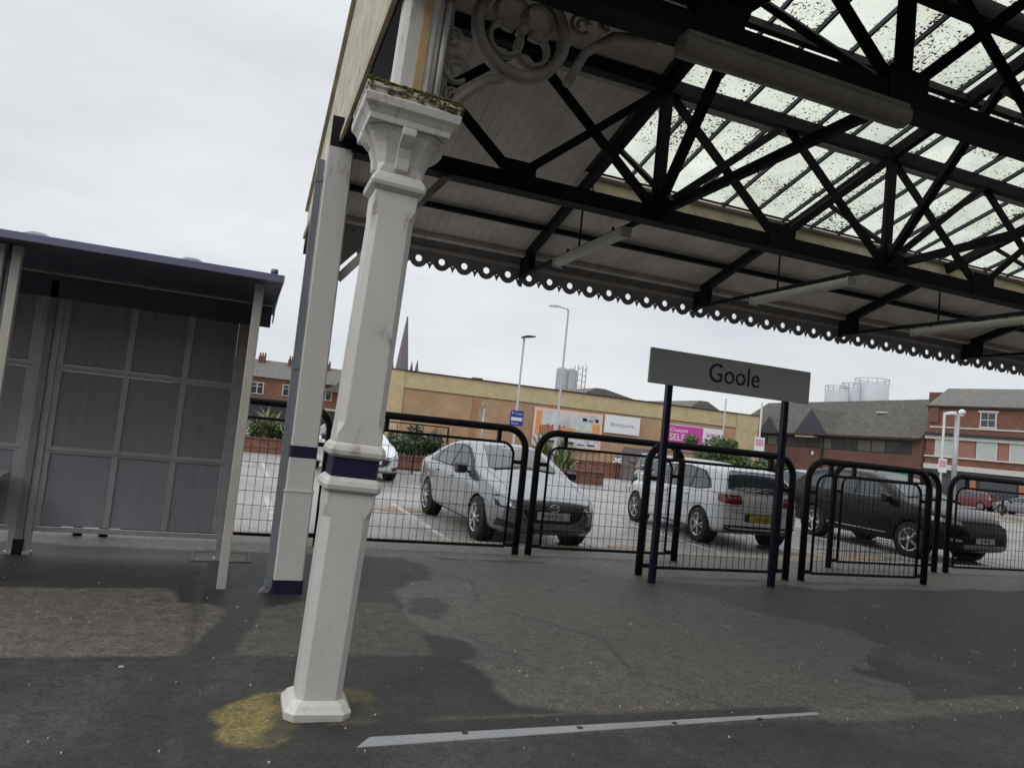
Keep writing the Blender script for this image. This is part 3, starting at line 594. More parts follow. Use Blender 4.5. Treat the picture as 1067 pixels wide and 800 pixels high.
# valance units
def unit(b, x, top, closed):
    zc = 3.955; r, R2, hw = .050, .132, .176; n = 36; inner = []; outer = []
    for k in range(n+1):
        a = 2*math.pi*k/n
        inner.append((x+r*math.cos(a), zc+r*math.sin(a)))
        c, s_ = math.cos(a), math.sin(a)
        up_ = (top-zc) if s_ > 0 else .05
        t = min(hw/abs(c) if abs(c) > 1e-6 else 9, up_/abs(s_) if abs(s_) > 1e-6 else 9)
        if s_ < 0: t = max(t, R2)
        q = (x+t*c, zc+t*s_)
        outer.append(q)
    for k in range(len(inner)-1):
        for y, fl in ((YE, 0), (YE+.022, 1)):
            q = [inner[k], outer[k], outer[k+1], inner[k+1]]
            pts = [];
            for p_ in q:
                if not pts or (abs(pts[-1][0]-p_[0])+abs(pts[-1][1]-p_[1])) > 1e-6: pts.append(p_)
            if len(pts) >= 3: b.bm.faces.new([b.bm.verts.new((p_[0], y, p_[1])) for p_ in pts])
        for e in (inner, outer):
            if (Vector(e[k])-Vector(e[k+1])).length > 1e-5:
                b.bm.faces.new([b.bm.verts.new(p_) for p_ in ((e[k][0], YE, e[k][1]), (e[k+1][0], YE, e[k+1][1]), (e[k+1][0], YE+.022, e[k+1][1]), (e[k][0], YE+.022, e[k][1]))])
    b.prism([(x+.13, zc-.045), (x+.221, zc-.045), (x+.20, zc-.075), (x+.1755, zc-.135), (x+.151, zc-.075)], YE+.001, YE+.019, lambda u, v, t: (u, t, v))
b = B(); x = XG+.2
while x < XR: unit(b, x, 4.29, 0); x += .3511
b.done('scalloped_valance', valance_m, can, normals=False)
b = B()
for xx in TR: b.box((xx-.03, YE-.012, 3.80), (xx+.03, YE-.001, 4.1))
b.box((XG, YE+.024, 4.2), (XR, YE+.12, 4.29)); b.done('eaves_gutter', valance_m, can)
b = B(); b.prism([(1.0, 3.55), (1.32, 3.93), (1.32, 4.27), (.72, 4.27)], YE-.1, YE-.05, lambda u, v, t: (u, t, v)); b.done('eave_end_plate', beam_grey, can)
# gable end fascia: cream vertical boards
b = B(); y = YE
while y > 2.2:
    y2 = y-.148; f0 = rz(y) if y > YRIDGE else zr-(YRIDGE-y)*.3; f1 = rz(y2) if y2 > YRIDGE else zr-(YRIDGE-y2)*.3
    b.prism([(y, 3.98), (y2+.012, 3.98), (y2+.012, f1+.13), (y, f0+.13)], XG-.02, XG, lambda u, v, t: (t, u, v)); y = y2
b.done('gable_boards', cream, can)
b = B(); b.prism([(YE, 3.98), (2.3, 3.98), (2.3, zr-(YRIDGE-2.3)*.3+.1), (YRIDGE, zr+.1), (YE, rz(YE)+.1)], XG+.001, XG+.0015, lambda u, v, t: (t, u, v)); b.done('gable_backing', dark_trim, can)
b = B(); b.box((XG-.045, 2.2, 3.93), (XG-.021, YE+.03, 4.0)); b.bar((XG-.035, YE+.04, rz(YE)+.14), (XG-.035, YRIDGE, zr+.14), .05, .05, n_); b.bar((XG-.035, YRIDGE, zr+.15), (XG-.035, 2.2, zr-.63), .05, .05); b.done('gable_trim', cream2, can)
b = B(); b.box((XG+.004, 2.4, 3.96), (XG+.13, YE, 4.30)); b.prism([(YE+.04, 3.72), (YE-.35, 3.955), (YE+.04, 3.955)], XG-.02, XG+.10, lambda u, v, t: (t, u, v)); b.done('gable_beam', navy, can)
# fluorescent fittings
def fitting(loc, L, along, label, first=None):
    if first: o = copy_tree(first)
    else:
        o = empty('strip_light', loc, label, 'light fitting', 'fluorescent fittings under the canopy')
        b = B(); b.box((-.05, 0, 0), (.05, L, .045)); b.done('casing', tube_grey, o, bevel=.008)
        b = B(); b.prism([(-.065, 0), (-.055, -.045), (0, -.065), (.055, -.045), (.065, 0)], .01, L-.01, lambda u, v, t: (u, t, v-.001)); b.done('diffuser', tube_dim, o, bevel=.006)
        
        for y in (-.012, L-.008): b = B(); b.box((-.067, y, -.067), (.067, y+.02, .05)); b.done('end_cap', tube_grey, o)
        for y in (.3, L-.3): b = B(); b.box((-.012, y-.012, .046), (.012, y+.012, .12)); b.done('hanger', iron, o)
    o.location = loc; o['label'] = label; return o
names = ['fluorescent fitting under the canopy above the parked silver saloon, leftmost of the far row', 'fluorescent fitting under the canopy right above the station name board, second of the far row', 'dim fluorescent fitting third along the far row, above the dark parked car']
f0 = None
for i in range(3):
    o = fitting((TR[i]-.15+.0*i, 6.85, 3.83), 1.8, 'y', names[i], f0); f0 = f0 or o
o = empty('long_strip_light', (2.2, 3.68, 4.0), 'large grey-brown strip light with rounded end hung below the nearest girder', 'light fitting')
b = B(); b.prism([(-.075, -.05), (-.055, -.085), (0, -.1), (.055, -.085), (.075, -.05), (.075, .02), (-.075, .02)], .0, 1.82, lambda u, v, t: (t, u, v)); b.done('diffuser', tube_brown, o, bevel=.02)
b = B(); b.box((.02, -.06, .021), (1.8, .06, .05)); b.box((.3, -.02, .051), (.35, .02, .075)); b.box((1.45, -.02, .051), (1.5, .02, .075)); b.done('casing', tube_brown, o)
ob_ = empty('opposite_light_blocker', (0, -9, 0), 'long brick block across the tracks, added out of view to shut out low light', 'building')  # unseen building added behind the camera to block low sky light
b = B(); b.box((-50, -7, 0), (60, 0, 6.2)); b.done('wall', red_brick2, ob_)
b = B(); b.prism([(-7.4, 6.2), (-3.5, 8.6), (.4, 6.2)], -50.5, 60.5, lambda u, v, t: (t, u, v)); b.done('roof', slate, ob_)
b = B(); b.box((-50, .01, 4.6), (60, 4.2, 4.8)); b.done('awning', valance_m, ob_)
for k in range(14):
    b = B(); b.box((-46+8*k, .002, 1.9), (-44+8*k, .05, 4.0)); b.done('window', win_glass, ob_)
    b = B(); b.tube([(-42+8*k, 3.8, 0), (-42+8*k, 3.8, 4.6)], .09, 10); b.done('awning_post', white_paint, ob_)
b = B(); b.box((-60, -9.5, -.95), (70, -3.4, -.0)); tag(b.done('opposite_platform', asph_dark), kind='structure')
# ------------------------------------------------------------------ waiting shelter
sh = empty('waiting_shelter', (-1.8, 7.2, 0), 'metal waiting shelter with smoked grey panels and a lilac-edged dark roof', 'shelter')
def P_(b, name, m, **k): o = b.done(name, m, sh, **k); o.location = (1.8, -7.2, 0); return o
b = B(); b.prism([(6.38, 2.60), (6.38, 2.655), (7.3, 2.70), (8.15, 2.60), (8.15, 2.53), (7.3, 2.62)], -3.9, .20, lambda u, v, t: (t, u, v)); P_(b, 'roof', soffit)
b = B(); b.box((-3.9, 6.35, 2.60), (.215, 6.378, 2.662)); b.prism([(6.38, 2.60), (6.38, 2.66), (7.3, 2.705), (8.16, 2.605), (8.16, 2.44), (8.0, 2.44), (7.9, 2.55), (7.3, 2.60)], .202, .215, lambda u, v, t: (t, u, v)); P_(b, 'roof_edge', lilac, bevel=.004)
b = B(); b.box((-3.85, 7.70, 2.35), (.18, 7.74, 2.56)); P_(b, 'roof_beam', soffit)
for x in (-1.72, -.55):
    b = B(); b.lathe([(.13, 2.66), (.13, 2.70), (.11, 2.745), (.06, 2.77), (.01, 2.775)], (x, 6.9, 0), 'z', 20); P_(b, 'roof_vent', pipe_grey)
b = B(); b.lathe([(.01, 2.67), (.03, 2.675), (.03, 2.71), (.008, 2.715)], (.13, 6.42, 0), 'z', 10); P_(b, 'roof_bolt', pipe_grey)
for (x, y, s, m) in ((.03, 6.6, .038, alu_cream), (-1.755, 6.6, .033, alu_cream), (-1.87, 6.6, .033, alu_cream)):
    b = B(); b.box((x-s, y-s, .0), (x+s, y+s, 2.59)); P_(b, 'post', m, bevel=.006)
b = B(); b.tube([(-1.812, 6.63, 0), (-1.812, 6.63, 2.6)], .016, 8); P_(b, 'rainwater_pipe', pipe_grey)
for x in (-.03, -1.66, -1.78):
    b = B(); b.box((x-.03, 7.72, 0.03), (x+.03, 7.78, 2.56)); b.box((x-.045, 7.70, 0), (x+.045, 7.80, .03)); P_(b, 'post', alu, bevel=.004)
b = B(); b.box((-1.75, 7.70, .14), (-1.69, 7.80, 2.5)); P_(b, 'divider', M('dull_dark_metal', (.26, .25, .25), .5, metal=.2, var=.2))
b = B(); b.box((-1.76, 7.70, 0), (-1.68, 7.80, .14)); P_(b, 'divider_foot', iron)
def wall(x0, x1, mull):
    b = B(); zs = (.21, .93, 1.69, 2.50)
    for z in zs: b.box((x0, 7.735, z), (x1, 7.765, z+.055 if z > .3 else z+.045))
    for z in zs[1:3]: b.box((x0, 7.725, z+.024), (x1, 7.7345, z+.030))
    for x in [x0]+mull+[x1-.05]:
        for i in range(3):
            b.box((x, 7.735, zs[i]+.0555), (x+.05, 7.765, zs[i+1]-.0005))
    P_(b, 'wall_frame', alu)
    e = [x0+.05]+[m_+.05 for m_ in mull]; f = mull+[x1-.05]
    for a, c in zip(e, f):
        for i in range(3):
            b = B(); b.box((a+.001, 7.748, zs[i]+.056), (c-.001, 7.756, zs[i+1]-.001)); P_(b, 'pane', pane_low if i == 0 else pane_up)
wall(-1.63, -.06, [-1.07, -.57]); wall(-3.7, -1.81, [-3.2, -2.6])
b = B()
for z in (.21, .93, 1.69, 2.46): b.box((.0, 6.64, z), (.03, 7.72, z+.045))
P_(b, 'side_frame', alu); b = B()
for z0, z1 in ((.256, .929), (.976, 1.689), (1.736, 2.459)): b.box((.012, 6.65, z0), (.018, 7.71, z1))
P_(b, 'side_pane', pane_up)
b = B(); b.prism([(7.36, .72), (7.38, .735), (7.66, .75), (7.68, .69), (7.38, .69)], -3.6, -1.84, lambda u, v, t: (t, u, v))
for x in (-3.5, -1.95): b.bar((x, 7.62, .70), (x, 7.72, .5), .04, .04)
P_(b, 'perch_seat', alu); b = B(); b.box((-3.6, 7.36, .58), (-1.86, 7.40, .688)); P_(b, 'seat_front', soffit)
# ------------------------------------------------------------------ barriers
def hoop(w, h, r, z0, inset=0, n=8):
    pts = [(inset, 0, z0)]
    for k in range(n+1):
        a = math.pi-k*math.pi/2/n; pts.append((inset+r+r*math.cos(a), 0, h-r+r*math.sin(a)))
    for k in range(n+1):
        a = math.pi/2-k*math.pi/2/n; pts.append((w-inset-r+r*math.cos(a), 0, h-r+r*math.sin(a)))
    pts.append((w-inset, 0, z0)); return pts
def barrier(w):
    o = empty('fence_panel', (0, 0, 0), '', 'fence panel', 'hooped black mesh barriers between platform and car park')
    b = B(); b.tube(hoop(w, 1.605, .27, 0), .046, 12); b.done('hoop_frame', fence_black, o)
    b = B(); b.tube(hoop(w, 1.42, .16, .10, .16), .018, 8); b.bar((.16, 0, .10), (w-.16, 0, .10), .03, .035)
    b.done('inner_frame', fence_black, o)
    def stub(p0, p1): b = B(); b.bar(p0, p1, .05, .05); b.done('stub', fence_black, o)
    for x in (.38, w-.38): stub((x, 0, 1.42), (x, 0, 1.57))
    for z in (1.18, .12): stub((.03, 0, z), (.16, 0, z)); stub((w-.03, 0, z), (w-.16, 0, z))
    b = B(); x = .25
    while x < w-.2:
        e = 0
        if x-.16 < .12: e = .05
        if w-.16-x < .12: e = .05
        b.bar((x, .0, .10), (x, .0, 1.42-e), .0055, .0055); x += .093
    for k in range(1, 8): b.bar((.16, .006, .10+k*.163), (w-.16, .006, .10+k*.163), .0055, .0055)
    b.done('wire_mesh', fence_black, o)
    return o
fp = barrier(2.22)
FP = [(-3.66, 8.8, 'hooped mesh barrier behind the left half of the waiting shelter'), (-1.20, 8.8, 'hooped mesh barrier behind the gap between waiting shelter and square post'),
      (1.30, 8.8, 'hooped mesh barrier just right of the thick white column, in front of the silver saloon'), (3.70, 8.8, 'hooped mesh barrier between the silver saloon nose and the name board'),
      (8.70, 8.8, 'rear hooped mesh barrier partly hidden by the one in front, before the black car'), (11.18, 8.8, 'hooped mesh barrier at the right, in front of the black car nose'), (13.66, 8.8, 'hooped mesh barrier at the far right edge of the photo'),
      (4.73, 7.75, 'front hooped mesh barrier behind the station name board posts'), (7.22, 7.76, 'front hooped mesh barrier right of the name board, standing before the black car')]
for i, (x, y, l) in enumerate(FP):
    o = fp if i == 0 else copy_tree(fp); o.location = (x, y, 0); o['label'] = l
# ------------------------------------------------------------------ station name sign
sg = empty('station_sign', (5.5, 7.3, 0), 'long grey station name board reading Goole on two navy posts', 'sign')
b = B(); b.box((-1.17, -.05, 2.29), (1.16, -.02, 2.70)); b.done('board', sign_grey, sg, bevel=.004)
text('lettering', 'Goole', .32, (-.37, -.0515, 2.405), (math.pi/2, 0, 0), black_txt, sg, xs=.93)
for x in (-.85, .85):
    b = B(); b.box((x-.035, -.018, 0), (x+.035, .05, 2.60)); b.done('post', post_navy, sg, bevel=.004)
# ------------------------------------------------------------------ cars
def lerp(tab, x):
    if x <= tab[0][0]: return tab[0][1]
    for (a, p), (c, q) in zip(tab, tab[1:]):
        if x <= c: return p+(q-p)*(x-a)/(c-a)
    return tab[-1][1]
def slerp(tab, x):   # catmull style smoothing by local averaging
    return (lerp(tab, x-.04)+2*lerp(tab, x)+lerp(tab, x+.04))/4
def make_car(spec, name, label, cat='car', group=None, paint=p_silver, low=False):
    root = empty(name, (0, 0, 0), label, cat, group)
    L, Wd = spec['L'], spec['W']; xf = L/2; xr = -L/2
    xs_ = [xr, xr+.02, xr+.06, xr+.13]+[xr+.13+(L-.26)*k/34 for k in range(1, 34)]+[xf-.13, xf-.06, xf-.02, xf]
    b = B(); rings = []
    for x in xs_:
        w = Wd/2*lerp(spec['plan'], x); zt = slerp(spec['top'], x); zb = lerp(spec['bot'], x); belt = min(lerp(spec['belt'], x), zt-.045)
        mid = min(.56, (zb+belt)/2+.02); H = zt-belt; tm = spec.get('tumble', .40)
        yb = w*.955; yr = yb-tm*max(0, H-.07) - .01; crown = .03 if H > .2 else .02
        half = [(0, zb), (.82*w, zb), (.955*w, zb+.04), (.99*w, zb+(mid-zb)*.45), (w, mid), (w*.995, mid+(belt-mid)*.5), (w*.978, belt-.03), (yb, belt), (yb+(yr-yb)*.35, belt+(H-.07)*.35 if H > .1 else belt+H*.2), (yb+(yr-yb)*.72, belt+(H-.07)*.72 if H > .1 else belt+H*.35),
                (yr, zt-.065 if H > .1 else belt+H*.5), (yr-.07, zt-.028 if H > .1 else belt+H*.66), (yr*.6, zt-.008), (0, zt)]
        ring_ = [(x, y, z) for y, z in half]+[(x, -y, z) for y, z in half[-2:0:-1]]
        rings.append(ring_)
    b.loft(rings, True, True)
    bmesh.ops.recalc_face_normals(b.bm, faces=b.bm.faces)
    body = b.done('body', paint, root)
    ss = body.modifiers.new('s', 'SUBSURF'); ss.levels = 1; ss.render_levels = 1
    R_, rw = spec['r'], spec['r']+.032; tw = .2
    ax = [(spec['fa'], 'f'), (spec['ra'], 'r')]
    cb = B()
    for x, _ in ax:
        for s in (1, -1): cb.lathe([(rw, s*(Wd/2-.25)), (rw, s*(Wd/2+.2))], (x, 0, R_), 'y', 40)
    cut = cb.done('cut', paint); bo = body.modifiers.new('b', 'BOOLEAN'); bo.object = cut; bo.solver = 'EXACT'
    bpy.context.view_layer.update(); dg = bpy.context.evaluated_depsgraph_get()
    me = bpy.data.meshes.new_from_object(body.evaluated_get(dg)); body.modifiers.clear(); body.data = me
    bpy.data.objects.remove(cut)
    for p_ in me.polygons: p_.use_smooth = len(p_.vertices) < 6
    bm = bmesh.new(); bm.from_mesh(me); bvh = BVHTree.FromBMesh(bm)
    def decal(nm, poly, axis, m, off=.004, grid=.06, par=root, lab=None):
        d = bmesh.new(); f = d.faces.new([d.verts.new((u, v, 0)) for u, v in poly])
        us = [p_[0] for p_ in poly]; vs = [p_[1] for p_ in poly]
        for lo, hi, nn in ((min(us), max(us), (1, 0, 0)), (min(vs), max(vs), (0, 1, 0))):
            k = lo+grid
            while k < hi:
                bmesh.ops.bisect_plane(d, geom=d.verts[:]+d.edges[:]+d.faces[:], plane_co=(k if nn[0] else 0, k if nn[1] else 0, 0), plane_no=nn); k += grid
        for v in d.verts:
            u, w_ = v.co.x, v.co.y
            if axis in ('L', 'R'): s = 1 if axis == 'L' else -1; o_ = Vector((u, s*2, w_)); dr = Vector((0, -s, 0))
            elif axis == 'F': o_ = Vector((4, u, w_)); dr = Vector((-1, 0, 0))
            elif axis == 'B': o_ = Vector((-4, u, w_)); dr = Vector((1, 0, 0))
            else: o_ = Vector((u, w_, 4)); dr = Vector((0, 0, -1))
            h, nrm, _, _ = bvh.ray_cast(o_, dr)
            if h is None: h, nrm, _, _ = bvh.find_nearest(o_+dr*(2.6 if axis in 'FB' else 1.2))
            if nrm.dot(dr) > 0: nrm = -nrm
            v.co = h+nrm*off
        for f in d.faces: f.smooth = True
        bmesh.ops.recalc_face_normals(d, faces=d.faces)
        me_ = bpy.data.meshes.new(nm); d.to_mesh(me_); d.free(); me_.materials.append(m)
        if me_.polygons:
            n0 = sum((p_.normal for p_ in me_.polygons), Vector())
            want = {'L': Vector((0, 1, 0)), 'R': Vector((0, -1, 0)), 'F': Vector((1, 0, 0)), 'B': Vector((-1, 0, 0)), 'T': Vector((0, 0, 1))}[axis]
            if n0.dot(want) < 0: me_.flip_normals()
        o_ = bpy.data.objects.new(nm, me_); COL.objects.link(o_); o_.parent = par
        if lab: o_['label'] = lab
        return o_
    for s in 'LR':
        decal('window_surround', spec['dlo'], s, car_black, .003, .07)
        for poly in spec['side']: decal('side_window', poly, s, car_glass, .007, .07)
        if not low:
            for poly in spec['seams']: decal('door_seam', poly, s, car_black, .003, .12)
            for (x, z) in spec['handles']:
                sg_ = 1 if s == 'L' else -1; h, nr, _, _ = bvh.ray_cast(Vector((x, sg_*2, z)), Vector((0, -sg_, 0)))
                hb = B(); hb.box((x-.09, h.y-.0, z-.013), (x+.09, h.y+sg_*.035, z+.013)) if sg_ > 0 else hb.box((x-.09, h.y+sg_*.035, z-.013), (x+.09, h.y, z+.013)); hb.done('door_handle', paint, root, bevel=.008)
            decal('sill_trim', spec['sill'], s, car_black, .004, .15)
    decal('windscreen', spec['ws'], 'F', car_glass, .006, .07); decal('rear_window', spec['rw'], 'B', car_glass, .006, .07)
    for nm, poly, axn, m, off in spec['extra']: decal(nm, poly, axn, m, off, .05)
    if not low:
        for s in (1, -1): decal('bonnet_seam', [(spec['fa']-.35, s*.66), (spec['L']/2-.35, s*.60), (spec['L']/2-.35, s*.594), (spec['fa']-.35, s*.654)], 'T', car_black, .003, .12)
        for s in (1, -1): decal('wiper', [(spec['ws'][0][0]*s*.95, spec['ws'][0][1]+.005), (spec['ws'][0][0]*s*.05, spec['ws'][0][1]+.06), (spec['ws'][0][0]*s*.05, spec['ws'][0][1]+.045), (spec['ws'][0][0]*s*.95, spec['ws'][0][1]-.01)], 'F', car_black, .014, .12)
    # mirrors
    for s in (1, -1):
        mx_, mz = spec['mirror']; h, nr, _, _ = bvh.ray_cast(Vector((mx_, s*2, mz)), Vector((0, -s, 0))); y0 = h.y
        mb = B(); q = [(-.07, -.075), (.03, -.085), (.11, -.04), (.11, .05), (.03, .085), (-.07, .08)]
        mb.prism(q, y0+s*.07, y0+s*.24, lambda u, v, t: (mx_+u, t, mz+v+.03)); mb.done('mirror', spec.get('mirror_m', paint), root, bevel=.02)
        mb = B(); mb.bar((mx_+.02, y0-s*.02, mz-.04), (mx_+.02, y0+s*.1, mz), .05, .03); mb.done('mirror_arm', car_black, root)
    # liners and wheels
    for x, _ in ax:
        for s in (1, -1):
            lb = B(); lb.lathe([(rw-.004, s*(Wd/2-.245)), (rw-.004, s*(Wd/2-.03))], (x, 0, R_), 'y', 36)
            bmesh.ops.delete(lb.bm, geom=[f for f in lb.bm.faces if len(f.verts) > 10 and abs(f.calc_center_median().y) > Wd/2-.1], context='FACES_ONLY')
            lb.done('arch_liner', rim_dk, root)
    proto = None
    for x, _ in ax:
        for s in (1, -1):
            if proto is None:
                t = B(); t.lathe([(.62*R_, -.085), (.9*R_, -.09), (.985*R_, -.075), (R_, -.045), (R_, .06), (.985*R_, .085), (.9*R_, .105), (.66*R_, .10)], (0, 0, 0), 'y', 36)
                w_ = t.done('wheel', tyre, root)
                t = B(); t.lathe([(.01, .085), (.63*R_, .085), (.63*R_, .1015), (.01, .1015)][:2]+[(.64*R_, .1012), (.01, .1012)], (0, 0, 0), 'y', 30); t.done('brake_recess', rim_dk, w_)
                t = B(); rr0 = .66*R_
                for k in range(48):
                    a0, a1 = 2*math.pi*k/48, 2*math.pi*(k+1)/48
                    t.face([(rr0*.90*math.cos(a0), .104, rr0*.90*math.sin(a0)), (rr0*math.cos(a0), .112, rr0*math.sin(a0)), (rr0*math.cos(a1), .112, rr0*math.sin(a1)), (rr0*.90*math.cos(a1), .104, rr0*.90*math.sin(a1))])
                ns = spec.get('spokes', 5)
                for k in range(ns):
                    a = 2*math.pi*k/ns+.3
                    for dl in ((-.13, .13) if not spec.get('single') else (0,)):
                        p0 = (.05*math.cos(a+dl*.5), .108, .05*math.sin(a+dl*.5)); p1 = (rr0*.95*math.cos(a+dl*1.6), .108, rr0*.95*math.sin(a+dl*1.6)); t.bar(p0, p1, .022 if not spec.get('single') else .05, .014, (0, 1, 0))
                t.lathe([(.01, .10), (.055, .10), (.05, .118), (.01, .12)], (0, 0, 0), 'y', 16); t.done('rim', rim_m, w_)
            else:
                w_ = copy_tree(proto, root)
            proto = proto or w_
            w_.location = (x, s*(Wd/2-.122), R_); w_.rotation_euler = (0, random.random(), 0) if s > 0 else (0, random.random(), math.pi)
    bm.free(); return root
def seam(pts, w=.006):
    a = [(x-w, z) for x, z in pts]; c = [(x+w, z) for x, z in pts]; return a+c[::-1]
def text_plate(root, s, x, z, front, m, size=.085, y=0.):
    o = bpy.data.objects; b = B(); sx_ = 1 if front else -1
    b.box((min(x, x+.012*sx_), y-.26, z-.056), (max(x, x+.012*sx_), y+.26, z+.056)); pl = b.done('number_plate', m, root, bevel=.004)
    rot = (math.pi/2, 0, math.pi/2 if front else -math.pi/2)
    text('plate_characters', s, size, (x+.0145*sx_, y, z-.03), rot, black_txt, pl, .001, 'CENTER', .82)
# --- silver saloon
saloon = dict(L=4.58, W=1.80, r=.325, fa=1.40, ra=-1.30, tumble=.44,
    top=[(-2.29, .86), (-2.2, 1.0), (-2.05, 1.06), (-1.75, 1.09), (-1.35, 1.22), (-.95, 1.37), (-.5, 1.445), (0, 1.45), (.35, 1.40), (.75, 1.24), (1.15, 1.04), (1.5, .97), (1.9, .86), (2.15, .74), (2.24, .66), (2.29, .58)],
    bot=[(-2.29, .36), (-2.1, .25), (-1.5, .2), (1.6, .18), (2.1, .2), (2.29, .26)], belt=[(-2.29, .95), (-1.2, .98), (0, .95), (.9, .91), (1.4, .86), (2.29, .62)],
    plan=[(-2.29, .72), (-2.2, .86), (-2.0, .94), (-1.4, .985), (0, 1), (1.4, .99), (1.9, .93), (2.12, .84), (2.22, .74), (2.29, .6)],
    dlo=[(-1.42, 1.0), (-1.0, 1.20), (-.55, 1.35), (0, 1.375), (.35, 1.32), (.75, 1.15), (1.0, .985), (.9, .955), (0, .975), (-1.1, 1.0)],
    side=[[(-.98, 1.02), (-.82, 1.235), (-.5, 1.325), (-.12, 1.345), (-.12, .995)], [(-.04, .993), (-.04, 1.347), (.3, 1.30), (.62, 1.15), (.86, .99), (.8, .97)], [(-1.33, 1.02), (-1.05, 1.135), (-.9, 1.2), (-1.04, 1.02)]],
    seams=[seam([(-.08, .28), (-.08, .97)]), seam([(.98, .3), (.96, .6), (.9, .95)]), seam([(-.92, .42), (-.8, .6), (-.85, .8), (-1.02, 1.0)])],
    handles=[(.05, .83), (-.82, .86)], sill=[(-.85, .2), (.92, .2), (.92, .25), (-.85, .25)],
    ws=[(-.56, 1.055), (0, 1.08), (.56, 1.055), (.60, 1.09), (.46, 1.385), (0, 1.41), (-.46, 1.385), (-.60, 1.09)], rw=[(-.5, 1.12), (.5, 1.12), (.42, 1.37), (-.42, 1.37)], mirror=(.78, .98), mirror_m=car_black, spokes=5,
    extra=[('grille', [(-.50, .62), (.50, .62), (.42, .44), (.30, .37), (-.30, .37), (-.42, .44)], 'F', car_black, .005),
           ('headlamp', [(.50, .62), (.58, .575), (.75, .60), (.79, .69), (.75, .72), (.66, .695)], 'F', lamp_clear, .006), ('headlamp', [(-.50, .62), (-.58, .575), (-.75, .60), (-.79, .69), (-.75, .72), (-.66, .695)], 'F', lamp_clear, .006),
           ('headlamp_edge', [(-.50, .63), (-.66, .71), (-.78, .735), (-.81, .71), (-.80, .58), (-.58, .56)], 'F', car_black, .003), ('headlamp_edge', [(.50, .63), (.66, .71), (.78, .735), (.81, .71), (.80, .58), (.58, .56)], 'F', car_black, .003),
           ('fog_recess', [(.52, .36), (.78, .42), (.80, .31), (.56, .29)], 'F', car_black, .004), ('fog_recess', [(-.52, .36), (-.78, .42), (-.80, .31), (-.56, .29)], 'F', car_black, .004),
           ('chrome_wing', [(-.56, .60), (-.44, .43), (-.30, .365), (.30, .365), (.44, .43), (.56, .60), (.52, .60), (.41, .45), (.29, .39), (-.29, .39), (-.41, .45), (-.52, .60)], 'F', chrome, .008),
           ('lower_intake', [(-.5, .30), (.5, .30), (.46, .255), (-.46, .255)], 'F', car_black, .004), ('chin_strip', [(-.74, .25), (.74, .25), (.70, .225), (-.70, .225)], 'F', p_white, .006), ('bonnet_edge', [(-.55, .645), (.55, .645), (.55, .632), (-.55, .632)], 'F', car_black, .004),
           ('tail_lamp', [(-2.2, .86), (-1.95, .93), (-1.98, .8), (-2.22, .78)], 'R', lamp_red, .005), ('tail_lamp', [(.45, .82), (.8, .80), (.8, .93), (.45, .88)], 'B', lamp_red, .005), ('tail_lamp', [(-.45, .82), (-.8, .80), (-.8, .93), (-.45, .88)], 'B', lamp_red, .005)])
CARZ = -.092
c1 = make_car(saloon, 'parked_car', 'silver four-door saloon parked nose towards the platform fence', 'car', None, p_silver)
c1.location = (4.33, 11.95, CARZ); c1.rotation_euler = (0, 0, R(-88))
text_plate(c1, 'YK64 XGD', 2.285, .50, True, plate_w)
b = B(); 
pts = [(2.305, .075*math.cos(t*.2618), .615+.052*math.sin(t*.2618)) for t in range(24)]; b.tube(pts, .007, 6, closed=True)
b.tube([(2.31, -.068, .63), (2.31, -.035, .635), (2.31, 0, .59), (2.31, .035, .635), (2.31, .068, .63)], .006, 6); b.done('badge', chrome, c1)
